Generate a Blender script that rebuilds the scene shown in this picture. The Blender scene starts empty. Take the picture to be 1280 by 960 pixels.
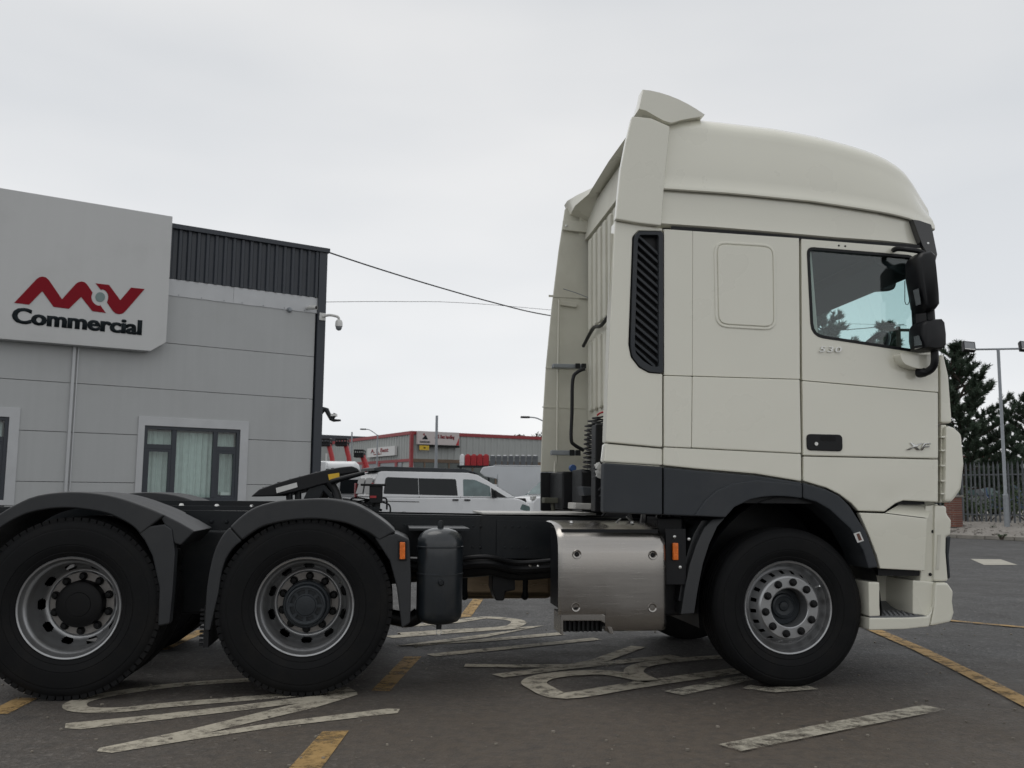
import bpy, bmesh, math, random
from mathutils import Vector, Matrix
random.seed(7)
S = bpy.context.scene
COL = S.collection
PI = math.pi

# ------------------------------------------------------------------ camera
CAM_H, FPX, PITCH, ROLL = 1.2393, 1187.27, 0.1163, 0.0091
_f = Vector((0, math.cos(PITCH), math.sin(PITCH)))
_u = Vector((0, -math.sin(PITCH), math.cos(PITCH)))
_r = Vector((1, 0, 0))
CUP = _u*math.cos(ROLL) - _r*math.sin(ROLL)
CRT = _r*math.cos(ROLL) + _u*math.sin(ROLL)
CFW = _f
CPOS = Vector((0, 0, CAM_H))
cd = bpy.data.cameras.new('camera')
cd.sensor_fit = 'HORIZONTAL'; cd.sensor_width = 36.0
cd.lens = FPX/1280*36.0
cd.clip_start = 0.05; cd.clip_end = 3000
cam = bpy.data.objects.new('camera', cd); COL.objects.link(cam)
M = Matrix((CRT, CUP, -CFW)).transposed().to_4x4(); M.translation = CPOS
cam.matrix_world = M
cd.dof.use_dof = True
cd.dof.focus_distance = 6.8
cd.dof.aperture_fstop = 5.6
S.camera = cam

# ------------------------------------------------------------------ world and sun (overcast)
SUN_EL, SUN_AZ = math.radians(68), math.radians(300)      # azimuth clockwise from +Y
S.view_settings.view_transform = 'Standard'; S.view_settings.look = 'None'
S.view_settings.gamma = 1.0; S.view_settings.exposure = 0.0
W = bpy.data.worlds.new('World'); S.world = W; W.use_nodes = True
nt = W.node_tree; nt.nodes.clear()
def wn(t, **k):
    n = nt.nodes.new(t)
    for a, b in k.items(): setattr(n, a, b)
    return n
wout = wn('ShaderNodeOutputWorld'); bg = wn('ShaderNodeBackground'); bg.inputs['Strength'].default_value = 0.1
sky = wn('ShaderNodeTexSky', sky_type='NISHITA', sun_disc=False, sun_elevation=SUN_EL, sun_rotation=SUN_AZ)
tc = wn('ShaderNodeTexCoord'); mp = wn('ShaderNodeMapping'); mp.inputs['Scale'].default_value = (1.0, 1.0, 3.2)
mp.inputs['Location'].default_value = (0.35, 0.2, 0.1)
nz = wn('ShaderNodeTexNoise'); nz.inputs['Scale'].default_value = 1.7; nz.inputs['Detail'].default_value = 4; nz.inputs['Roughness'].default_value = 0.42
cr = wn('ShaderNodeValToRGB')
cr.color_ramp.elements[0].position = 0.32; cr.color_ramp.elements[0].color = (0.80, 0.825, 0.855, 1)
cr.color_ramp.elements[1].position = 0.68; cr.color_ramp.elements[1].color = (1.0, 1.0, 1.0, 1)
sep = wn('ShaderNodeSeparateXYZ'); mr = wn('ShaderNodeMapRange'); mr.interpolation_type = 'SMOOTHSTEP'
mr.inputs['From Min'].default_value = 0.0; mr.inputs['From Max'].default_value = 0.5
mr.inputs['To Min'].default_value = 10.0; mr.inputs['To Max'].default_value = 8.3      # thin cloud near the horizon is paler
vm = wn('ShaderNodeVectorMath', operation='SCALE')
mx = wn('ShaderNodeMix', data_type='RGBA'); mx.inputs['Factor'].default_value = 0.96
nt.links.new(tc.outputs['Generated'], mp.inputs['Vector']); nt.links.new(mp.outputs[0], nz.inputs['Vector'])
nt.links.new(nz.outputs['Fac'], cr.inputs['Fac']); nt.links.new(tc.outputs['Generated'], sep.inputs[0])
nt.links.new(sep.outputs['Z'], mr.inputs['Value']); nt.links.new(cr.outputs['Color'], vm.inputs[0])
nt.links.new(mr.outputs[0], vm.inputs['Scale']); nt.links.new(sky.outputs[0], mx.inputs['A'])
nt.links.new(vm.outputs[0], mx.inputs['B']); nt.links.new(mx.outputs['Result'], bg.inputs['Color'])
nt.links.new(bg.outputs[0], wout.inputs[0])
sl = bpy.data.lights.new('sun', 'SUN'); sl.energy = 0.7; sl.angle = math.radians(40); sl.color = (1, 0.97, 0.93)
so = bpy.data.objects.new('sun', sl); COL.objects.link(so)
sd = Vector((math.sin(SUN_AZ)*math.cos(SUN_EL), math.cos(SUN_AZ)*math.cos(SUN_EL), math.sin(SUN_EL)))
so.rotation_euler = sd.to_track_quat('Z', 'Y').to_euler()

# ------------------------------------------------------------------ measuring helpers (photo pixel -> place in the world)
def pray(x, y): return CFW + CRT*((x-640)/FPX) + CUP*((480-y)/FPX)
def ground(x, y, z=0.0):
    r = pray(x, y); return CPOS + r*((z-CAM_H)/r.z)
def depth(x, y, d):
    r = pray(x, y); return CPOS + r*(d/r.y)
TO = Vector((1.838, 6.40, 0)); YAW = 0.1268
TU = Vector((math.cos(YAW), math.sin(YAW), 0)); TV = Vector((-math.sin(YAW), math.cos(YAW), 0))
def T(x, y, v=-0.06):                                  # truck side plane -> (u, z)
    r = pray(x, y); t = ((TO+TV*v-CPOS).dot(TV))/r.dot(TV); P = CPOS+r*t
    return ((P-TO).dot(TU), P.z)
def TP(pts, v=-0.06): return [T(x, y, v) for x, y in pts]
BAZ = 0.5935
BO = Vector((-4.694, 22.297, 0)); BD = Vector((math.cos(BAZ), math.sin(BAZ), 0)); BN = Vector((-math.sin(BAZ), math.cos(BAZ), 0))
def B(x, y, n=0.0):                                    # workshop wall plane -> (s, z)
    r = pray(x, y); t = ((BO+BN*n-CPOS).dot(BN))/r.dot(BN); P = CPOS+r*t
    return ((P-BO).dot(BD), P.z)

# ------------------------------------------------------------------ materials
MATS = {}
def mat(name, col, rough=0.6, metal=0.0, var=0.12, vscale=6.0, bump=0.0, bscale=80.0, coat=0.0, stretch=(1, 1, 1), dirt=None, dscale=1.5, rvar=0.1, spec=0.5):
    m = bpy.data.materials.new(name); m.use_nodes = True; n = m.node_tree; p = n.nodes['Principled BSDF']
    p.inputs['Roughness'].default_value = rough; p.inputs['Metallic'].default_value = metal
    p.inputs['Coat Weight'].default_value = coat; p.inputs['Coat Roughness'].default_value = 0.08
    p.inputs['Specular IOR Level'].default_value = spec
    t = n.nodes.new('ShaderNodeTexCoord'); mp = n.nodes.new('ShaderNodeMapping'); mp.inputs['Scale'].default_value = stretch
    n.links.new(t.outputs['Object'], mp.inputs['Vector'])
    a = n.nodes.new('ShaderNodeTexNoise'); a.inputs['Scale'].default_value = vscale; a.inputs['Detail'].default_value = 5
    n.links.new(mp.outputs[0], a.inputs['Vector'])
    r = n.nodes.new('ShaderNodeValToRGB'); e = r.color_ramp.elements
    e[0].position = 0.3; e[1].position = 0.7
    e[0].color = tuple(c*(1-var) for c in col)+(1,); e[1].color = tuple(min(1, c*(1+var)) for c in col)+(1,)
    n.links.new(a.outputs['Fac'], r.inputs['Fac']); out = r.outputs['Color']
    if dirt:
        d = n.nodes.new('ShaderNodeTexNoise'); d.inputs['Scale'].default_value = dscale; d.inputs['Detail'].default_value = 7; d.inputs['Roughness'].default_value = 0.65
        n.links.new(t.outputs['Object'], d.inputs['Vector'])
        q = n.nodes.new('ShaderNodeMapRange'); q.inputs['From Min'].default_value = 0.5; q.inputs['From Max'].default_value = 0.75
        q.inputs['To Max'].default_value = dirt[3]
        n.links.new(d.outputs['Fac'], q.inputs['Value'])
        x = n.nodes.new('ShaderNodeMix'); x.data_type = 'RGBA'
        n.links.new(q.outputs[0], x.inputs['Factor']); n.links.new(out, x.inputs['A']); x.inputs['B'].default_value = tuple(dirt[:3])+(1,)
        out = x.outputs['Result']
    n.links.new(out, p.inputs['Base Color'])
    if rvar:
        q = n.nodes.new('ShaderNodeMapRange'); q.inputs['To Min'].default_value = max(0.02, rough-rvar); q.inputs['To Max'].default_value = min(1, rough+rvar)
        n.links.new(a.outputs['Fac'], q.inputs['Value']); n.links.new(q.outputs[0], p.inputs['Roughness'])
    if bump:
        b = n.nodes.new('ShaderNodeTexNoise'); b.inputs['Scale'].default_value = bscale; b.inputs['Detail'].default_value = 4
        n.links.new(mp.outputs[0], b.inputs['Vector'])
        u = n.nodes.new('ShaderNodeBump'); u.inputs['Strength'].default_value = bump; u.inputs['Distance'].default_value = 0.01
        n.links.new(b.outputs['Fac'], u.inputs['Height']); n.links.new(u.outputs[0], p.inputs['Normal'])
    MATS[name] = m; return m

def glass(name, tint, rough=0.02, refl=1.0):
    m = bpy.data.materials.new(name); m.use_nodes = True; n = m.node_tree; n.nodes.clear()
    o = n.nodes.new('ShaderNodeOutputMaterial'); tr = n.nodes.new('ShaderNodeBsdfTransparent'); tr.inputs[0].default_value = tint+(1,)
    g = n.nodes.new('ShaderNodeBsdfGlossy'); g.inputs['Roughness'].default_value = rough; g.inputs['Color'].default_value = (refl, refl, refl, 1)
    lw = n.nodes.new('ShaderNodeLayerWeight'); lw.inputs['Blend'].default_value = 0.5
    pw = n.nodes.new('ShaderNodeMath'); pw.operation = 'POWER'; pw.inputs[1].default_value = 5.0; n.links.new(lw.outputs['Facing'], pw.inputs[0])
    f = n.nodes.new('ShaderNodeMath'); f.operation = 'MULTIPLY_ADD'; f.inputs[1].default_value = 0.95; f.inputs[2].default_value = 0.045; n.links.new(pw.outputs[0], f.inputs[0])
    x = n.nodes.new('ShaderNodeMixShader')
    n.links.new(f.outputs[0], x.inputs[0]); n.links.new(tr.outputs[0], x.inputs[1]); n.links.new(g.outputs[0], x.inputs[2]); n.links.new(x.outputs[0], o.inputs[0])
    MATS[name] = m; return m

def wave_panels(m):
    # pressed sheet is never quite flat: a long soft ripple in the clear coat
    n = m.node_tree; p = n.nodes['Principled BSDF']; t = n.nodes.new('ShaderNodeTexCoord'); a = n.nodes.new('ShaderNodeTexNoise')
    a.inputs['Scale'].default_value = 1.3; a.inputs['Detail'].default_value = 2; n.links.new(t.outputs['Object'], a.inputs['Vector'])
    u = n.nodes.new('ShaderNodeBump'); u.inputs['Strength'].default_value = 0.55; u.inputs['Distance'].default_value = 0.02
    n.links.new(a.outputs['Fac'], u.inputs['Height']); n.links.new(u.outputs[0], p.inputs['Normal']); n.links.new(u.outputs[0], p.inputs['Coat Normal'])
cream = mat('cream_paint', (0.75, 0.735, 0.63), 0.28, var=0.02, vscale=1.5, coat=1.0, rvar=0.05)
wave_panels(cream)
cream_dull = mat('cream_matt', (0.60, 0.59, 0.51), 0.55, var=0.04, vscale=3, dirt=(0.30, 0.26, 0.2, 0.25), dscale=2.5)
skirt = mat('dark_grey_plastic', (0.039, 0.044, 0.050), 0.55, spec=0.3, var=0.06, bump=0.03, bscale=400, dirt=(0.12, 0.11, 0.10, 0.18))
guard = mat('mudguard_plastic', (0.018, 0.020, 0.0225), 0.46, var=0.1, spec=0.5, bump=0.05, bscale=300, dirt=(0.06, 0.056, 0.05, 0.22), dscale=3)
black = mat('black_plastic', (0.007, 0.0075, 0.009), 0.42, var=0.15, bump=0.03, bscale=300, spec=0.3)
blackg = mat('gloss_black', (0.008, 0.009, 0.011), 0.18, var=0.1, coat=0.6, rvar=0.03)
rubber = mat('tyre_rubber', (0.0065, 0.0068, 0.0074), 0.72, var=0.18, vscale=9, spec=0.18, bump=0.08, bscale=120, dirt=(0.022, 0.019, 0.016, 0.35), dscale=3)
chassis = mat('chassis_paint', (0.009, 0.0115, 0.014), 0.42, var=0.15, vscale=8, spec=0.3, bump=0.05, bscale=60, dirt=(0.035, 0.03, 0.024, 0.35), dscale=4)
steel = mat('wheel_silver', (0.37, 0.375, 0.38), 0.36, metal=0.8, var=0.05, vscale=5, dirt=(0.10, 0.085, 0.07, 0.4), dscale=6)
disc = mat('wheel_disc_dusty', (0.27, 0.255, 0.24), 0.5, metal=0.4, var=0.08, vscale=12, dirt=(0.12, 0.09, 0.07, 0.5), dscale=8)
nutm = mat('nut_dark', (0.005, 0.005, 0.0055), 0.5, var=0.2, spec=0.25)
hubm = mat('hub_dark', (0.020, 0.025, 0.030), 0.4, metal=0.2, var=0.15, bump=0.06, bscale=60)
brushed = mat('brushed_steel', (0.37, 0.352, 0.33), 0.25, metal=1.0, var=0.03, vscale=5, stretch=(1, 1, 30), bump=0.004, bscale=30, dirt=(0.33, 0.29, 0.25, 0.3), dscale=1.4, rvar=0.06)
bright = mat('bright_metal', (0.62, 0.62, 0.60), 0.3, metal=0.9, var=0.08)
alu = mat('alloy_plate', (0.55, 0.54, 0.51), 0.5, metal=0.5, var=0.12, vscale=14, bump=0.2, bscale=40, dirt=(0.2, 0.18, 0.15, 0.4), dscale=6)
ground_tinted_alloy = mat('tank_alloy', (0.24, 0.185, 0.125), 0.3, metal=0.9, var=0.1, stretch=(1, 1, 6))  # alloy tank; brown reflection of the ground is put into its colour
tankm = mat('air_tank_paint', (0.012, 0.016, 0.020), 0.34, var=0.08, coat=0.4, dirt=(0.06, 0.055, 0.05, 0.3), dscale=5)
amber = mat('amber_lens', (0.75, 0.16, 0.012), 0.25, var=0.2, vscale=60, coat=0.6)
redp = mat('red_paint', (0.42, 0.025, 0.03), 0.4, var=0.12)
yellow_st = mat('yellow_sticker', (0.72, 0.45, 0.03), 0.5, var=0.06)
white_st = mat('white_sticker', (0.62, 0.62, 0.60), 0.5, var=0.05)
lining = mat('cab_lining_grey', (0.040, 0.046, 0.048), 0.8, var=0.1)
seatm = mat('seat_fabric', (0.035, 0.037, 0.04), 0.9, var=0.2, vscale=60)
blue = mat('blue_cap', (0.03, 0.08, 0.22), 0.4)
greenish = mat('bracket_olive', (0.10, 0.10, 0.075), 0.5, metal=0.3, var=0.1)
teal = glass('windscreen_glass', (0.74, 0.90, 0.885))
sideg = glass('side_glass', (0.84, 0.91, 0.91))
darkg = mat('privacy_glass', (0.016, 0.019, 0.021), 0.05, var=0.05, rvar=0.0, spec=0.25)
officeg = glass('office_glass', (0.84, 0.93, 0.91), refl=1.0)
vang = mat('van_cab_glass', (0.10, 0.15, 0.15), 0.05, var=0.3, vscale=3, rvar=0.0, coat=0.4)
clad = mat('grey_cladding', (0.41, 0.42, 0.42), 0.5, var=0.025, vscale=2.2, dirt=(0.32, 0.32, 0.31, 0.3), dscale=0.7, stretch=(3, 3, 0.12))
signm = mat('sign_panel', (0.53, 0.535, 0.53), 0.4, var=0.02, vscale=1.0, dirt=(0.36, 0.36, 0.35, 0.3), dscale=0.6, stretch=(3, 3, 0.2))
anth = mat('anthracite_cladding', (0.030, 0.036, 0.046), 0.45, var=0.08, vscale=2)
flash = mat('silver_flashing', (0.47, 0.48, 0.49), 0.42, metal=0.2, var=0.06, vscale=3, bump=0.2, bscale=2.5)
logo_red = mat('logo_red', (0.22, 0.009, 0.017), 0.7, var=0.05, spec=0.15)
logo_teal = mat('logo_grey_green', (0.16, 0.22, 0.215), 0.4, var=0.05)
logo_dark = mat('logo_dark', (0.013, 0.018, 0.021), 0.75, var=0.05, spec=0.15)
curtain = mat('curtain_fabric', (0.56, 0.60, 0.58), 0.9, var=0.06, vscale=8)
galv = mat('galvanised', (0.27, 0.29, 0.31), 0.5, metal=0.4, var=0.12, vscale=12)
fencem = mat('fence_galvanised', (0.13, 0.14, 0.15), 0.55, metal=0.3, var=0.18, vscale=6)
white_paint = mat('white_vehicle_paint', (0.72, 0.73, 0.74), 0.3, var=0.03, coat=0.5, vscale=2)
silver_paint = mat('silver_vehicle_paint', (0.30, 0.32, 0.34), 0.35, metal=0.4, var=0.04, coat=0.5)
blue_paint = mat('blue_vehicle_paint', (0.03, 0.07, 0.20), 0.35, var=0.05, coat=0.5)
grey_box = mat('box_body_grey', (0.58, 0.60, 0.62), 0.5, var=0.04, vscale=1)
bag_grey = mat('container_grey', (0.11, 0.12, 0.13), 0.6, var=0.3, vscale=3)
whbldg = mat('warehouse_cladding', (0.34, 0.355, 0.345), 0.55, var=0.05, vscale=0.4)
wh_red = mat('warehouse_red_trim', (0.27, 0.03, 0.035), 0.5, var=0.1)
wh_low = mat('warehouse_brown_base', (0.16, 0.11, 0.075), 0.7, var=0.3, vscale=0.4)
wh_glass = mat('shopfront_glass', (0.06, 0.075, 0.07), 0.15, var=0.5, vscale=0.5)
bark = mat('pine_bark', (0.055, 0.042, 0.033), 0.9, var=0.3, vscale=14, bump=0.5, bscale=20)
needle = mat('pine_needles', (0.045, 0.072, 0.045), 0.65, var=0.45, vscale=1.3)
leafm = mat('bush_leaves', (0.045, 0.075, 0.028), 0.6, var=0.5, vscale=1.2)
leafd = mat('dark_tree_leaves', (0.028, 0.040, 0.022), 0.65, var=0.4, vscale=1.0)

def brick_material():
    m = bpy.data.materials.new('red_brick'); m.use_nodes = True; n = m.node_tree; p = n.nodes['Principled BSDF']
    t = n.nodes.new('ShaderNodeTexCoord'); mp = n.nodes.new('ShaderNodeMapping'); mp.inputs['Rotation'].default_value = (PI/2, 0, 0)
    b = n.nodes.new('ShaderNodeTexBrick'); b.inputs['Scale'].default_value = 1.0
    b.inputs['Brick Width'].default_value = 0.225; b.inputs['Row Height'].default_value = 0.075; b.inputs['Mortar Size'].default_value = 0.008
    b.inputs['Color1'].default_value = (0.20, 0.075, 0.05, 1); b.inputs['Color2'].default_value = (0.14, 0.055, 0.04, 1); b.inputs['Mortar'].default_value = (0.2, 0.18, 0.16, 1)
    n.links.new(t.outputs['Object'], mp.inputs[0]); n.links.new(mp.outputs[0], b.inputs['Vector']); n.links.new(b.outputs[0], p.inputs['Base Color'])
    p.inputs['Roughness'].default_value = 0.85
    return m
brickm = brick_material()

def asphalt_material():
    m = bpy.data.materials.new('asphalt'); m.use_nodes = True; n = m.node_tree; p = n.nodes['Principled BSDF']
    N = n.nodes.new; Lk = n.links.new
    t = N('ShaderNodeTexCoord'); P = t.outputs['Object']
    def noise(sc, det=5, ro=0.6):
        a = N('ShaderNodeTexNoise'); a.inputs['Scale'].default_value = sc; a.inputs['Detail'].default_value = det; a.inputs['Roughness'].default_value = ro; Lk(P, a.inputs['Vector']); return a
    def mapr(src, a, b, c=0, d=1):
        q = N('ShaderNodeMapRange'); q.inputs[1].default_value = a; q.inputs[2].default_value = b; q.inputs[3].default_value = c; q.inputs[4].default_value = d; Lk(src, q.inputs[0]); return q.outputs[0]
    def mix(f, a, b):
        x = N('ShaderNodeMix'); x.data_type = 'RGBA'; Lk(f, x.inputs['Factor'])
        for s, k in ((a, 'A'), (b, 'B')):
            if isinstance(s, tuple): x.inputs[k].default_value = s+(1,)
            else: Lk(s, x.inputs[k])
        return x.outputs['Result']
    stone = N('ShaderNodeTexVoronoi'); stone.inputs['Scale'].default_value = 55; Lk(P, stone.inputs['Vector'])
    sepc = N('ShaderNodeSeparateColor'); Lk(stone.outputs['Color'], sepc.inputs[0])
    base = mix(mapr(sepc.outputs[0], 0, 1), (0.026, 0.0265, 0.028), (0.105, 0.104, 0.103))
    base = mix(mapr(sepc.outputs[1], 0.93, 0.97, 0, 0.75), base, (0.24, 0.23, 0.215))      # pale chips
    big = noise(0.35, 6); base = mix(mapr(big.outputs[0], 0.38, 0.62, 0, 0.6), base, (0.045, 0.043, 0.040))
    # brown dust lying along the near side of the bay (a stain of its own shape)
    mpd = N('ShaderNodeMapping'); mpd.inputs['Location'].default_value = (-1.1, -5.1, 0); Lk(P, mpd.inputs[0])
    mps = N('ShaderNodeMapping'); mps.inputs['Scale'].default_value = (0.20, 0.50, 1); Lk(mpd.outputs[0], mps.inputs[0])
    ln = N('ShaderNodeVectorMath'); ln.operation = 'LENGTH'; Lk(mps.outputs[0], ln.inputs[0])
    dn = noise(0.9, 7, 0.65); ad = N('ShaderNodeMath'); ad.operation = 'ADD'; Lk(ln.outputs['Value'], ad.inputs[0]); Lk(dn.outputs[0], ad.inputs[1])
    dust = mapr(ad.outputs[0], 0.7, 2.0, 0.85, 0.0)
    base = mix(dust, base, (0.092, 0.071, 0.051))
    md = noise(14, 4, 0.6); base = mix(mapr(md.outputs[0], 0.42, 0.66, 0, 0.45), base, (0.034, 0.032, 0.030))
    # oil and water stains
    st = noise(1.6, 6, 0.7); base = mix(mapr(st.outputs[0], 0.60, 0.74, 0, 0.65), base, (0.021, 0.020, 0.020))
    sp = noise(7, 3, 0.5); base = mix(mapr(sp.outputs[0], 0.70, 0.75, 0, 0.6), base, (0.016, 0.016, 0.017))
    Lk(base, p.inputs['Base Color'])
    ro = mapr(st.outputs[0], 0.3, 0.75, 0.9, 0.55); Lk(ro, p.inputs['Roughness'])
    bu = N('ShaderNodeBump'); bu.inputs['Strength'].default_value = 1.0; bu.inputs['Distance'].default_value = 0.006
    f = noise(140, 3); hs = N('ShaderNodeMath'); hs.operation = 'ADD'; Lk(stone.outputs['Distance'], hs.inputs[0]); Lk(f.outputs[0], hs.inputs[1])
    Lk(hs.outputs[0], bu.inputs['Height']); Lk(bu.outputs[0], p.inputs['Normal'])
    return m
asphalt = asphalt_material()

def paint_material(name, col, wear=0.5):
    m = bpy.data.materials.new(name); m.use_nodes = True; n = m.node_tree; p = n.nodes['Principled BSDF']
    t = n.nodes.new('ShaderNodeTexCoord')
    def noise(sc, det, ro):
        a = n.nodes.new('ShaderNodeTexNoise'); a.inputs['Scale'].default_value = sc; a.inputs['Detail'].default_value = det; a.inputs['Roughness'].default_value = ro
        n.links.new(t.outputs['Object'], a.inputs['Vector']); return a.outputs['Fac']
    def mapr(src, a, b, c, d):
        q = n.nodes.new('ShaderNodeMapRange'); q.inputs[1].default_value = a; q.inputs[2].default_value = b; q.inputs[3].default_value = c; q.inputs[4].default_value = d; n.links.new(src, q.inputs[0]); return q.outputs[0]
    def mix(f, a, b):
        x = n.nodes.new('ShaderNodeMix'); x.data_type = 'RGBA'; n.links.new(f, x.inputs['Factor'])
        for s, k in ((a, 'A'), (b, 'B')):
            if isinstance(s, tuple): x.inputs[k].default_value = s+(1,)
            else: n.links.new(s, x.inputs[k])
        return x.outputs['Result']
    c = mix(mapr(noise(2.5, 5, 0.6), 0.35, 0.7, 0, 0.6), col, tuple(k*0.66 for k in col))
    c = mix(mapr(noise(30, 4, 0.7), 0.5, 0.72, 0, 0.35), c, tuple(k*0.5 for k in col))
    tr = n.nodes.new('ShaderNodeBsdfTransparent'); ms = n.nodes.new('ShaderNodeMixShader')
    n.links.new(c, p.inputs['Base Color']); p.inputs['Roughness'].default_value = 0.8
    hole = mapr(noise(7, 9, 0.8), wear-.07, wear+0.13, 0, 1)      # where the paint has worn away
    n.links.new(hole, ms.inputs[0]); n.links.new(tr.outputs[0], ms.inputs[1]); n.links.new(p.outputs[0], ms.inputs[2])
    n.links.new(ms.outputs[0], n.nodes['Material Output'].inputs[0])
    return m
wpaint = paint_material('worn_white_paint', (0.46, 0.42, 0.335), 0.40)
wpaint_old = paint_material('very_worn_white_paint', (0.43, 0.40, 0.325), 0.45)
ypaint = paint_material('worn_yellow_paint', (0.37, 0.235, 0.085), 0.41)

def gravel_material():
    m = mat('gravel', (0.22, 0.205, 0.185), 0.95, var=0.45, vscale=22, bump=1.0, bscale=25, dirt=(0.12, 0.105, 0.09, 0.6), dscale=1.2)
    return m
gravel = gravel_material()
kerbm = mat('kerb_stone', (0.24, 0.225, 0.20), 0.85, var=0.15, vscale=4, bump=0.3, dirt=(0.09, 0.10, 0.05, 0.7), dscale=1.3)

# ------------------------------------------------------------------ mesh builder
def inset(pts, d):
    n = len(pts); a = sum(pts[i][0]*pts[(i+1) % n][1]-pts[(i+1) % n][0]*pts[i][1] for i in range(n))
    s = 1 if a > 0 else -1; out = []
    for i in range(n):
        p0, p1, p2 = Vector(pts[i-1]), Vector(pts[i]), Vector(pts[(i+1) % n])
        e0 = (p1-p0).normalized(); e1 = (p2-p1).normalized()
        n0 = Vector((-e0.y, e0.x))*s; n1 = Vector((-e1.y, e1.x))*s
        k = 1+n0.dot(n1); q = p1+(n0+n1)*(d/max(k, 0.35)); out.append((q.x, q.y))
    return out
def rc(pts, r, n=4):
    out = []; m = len(pts)
    for i in range(m):
        ri = r[i] if isinstance(r, (list, tuple)) else r
        p0, p1, p2 = Vector(pts[i-1]), Vector(pts[i]), Vector(pts[(i+1) % m])
        a = (p0-p1); b = (p2-p1); k = min(ri, a.length*0.49, b.length*0.49)
        if k < 1e-4: out.append(tuple(p1)); continue
        s = p1+a.normalized()*k; e = p1+b.normalized()*k
        for j in range(n+1):
            t = j/n; q = s*(1-t)**2+p1*2*t*(1-t)+e*t*t; out.append((q.x, q.y))
    return out
def smoothpath(pts, n=6):
    P = [Vector(p) for p in pts]; out = []
    for i in range(len(P)-1):
        a = P[max(i-1, 0)]; b = P[i]; c = P[i+1]; d = P[min(i+2, len(P)-1)]
        for j in range(n):
            t = j/n; out.append(0.5*((2*b)+(c-a)*t+(2*a-5*b+4*c-d)*t*t+(3*b-a-3*c+d)*t**3))
    out.append(P[-1]); return out

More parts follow.
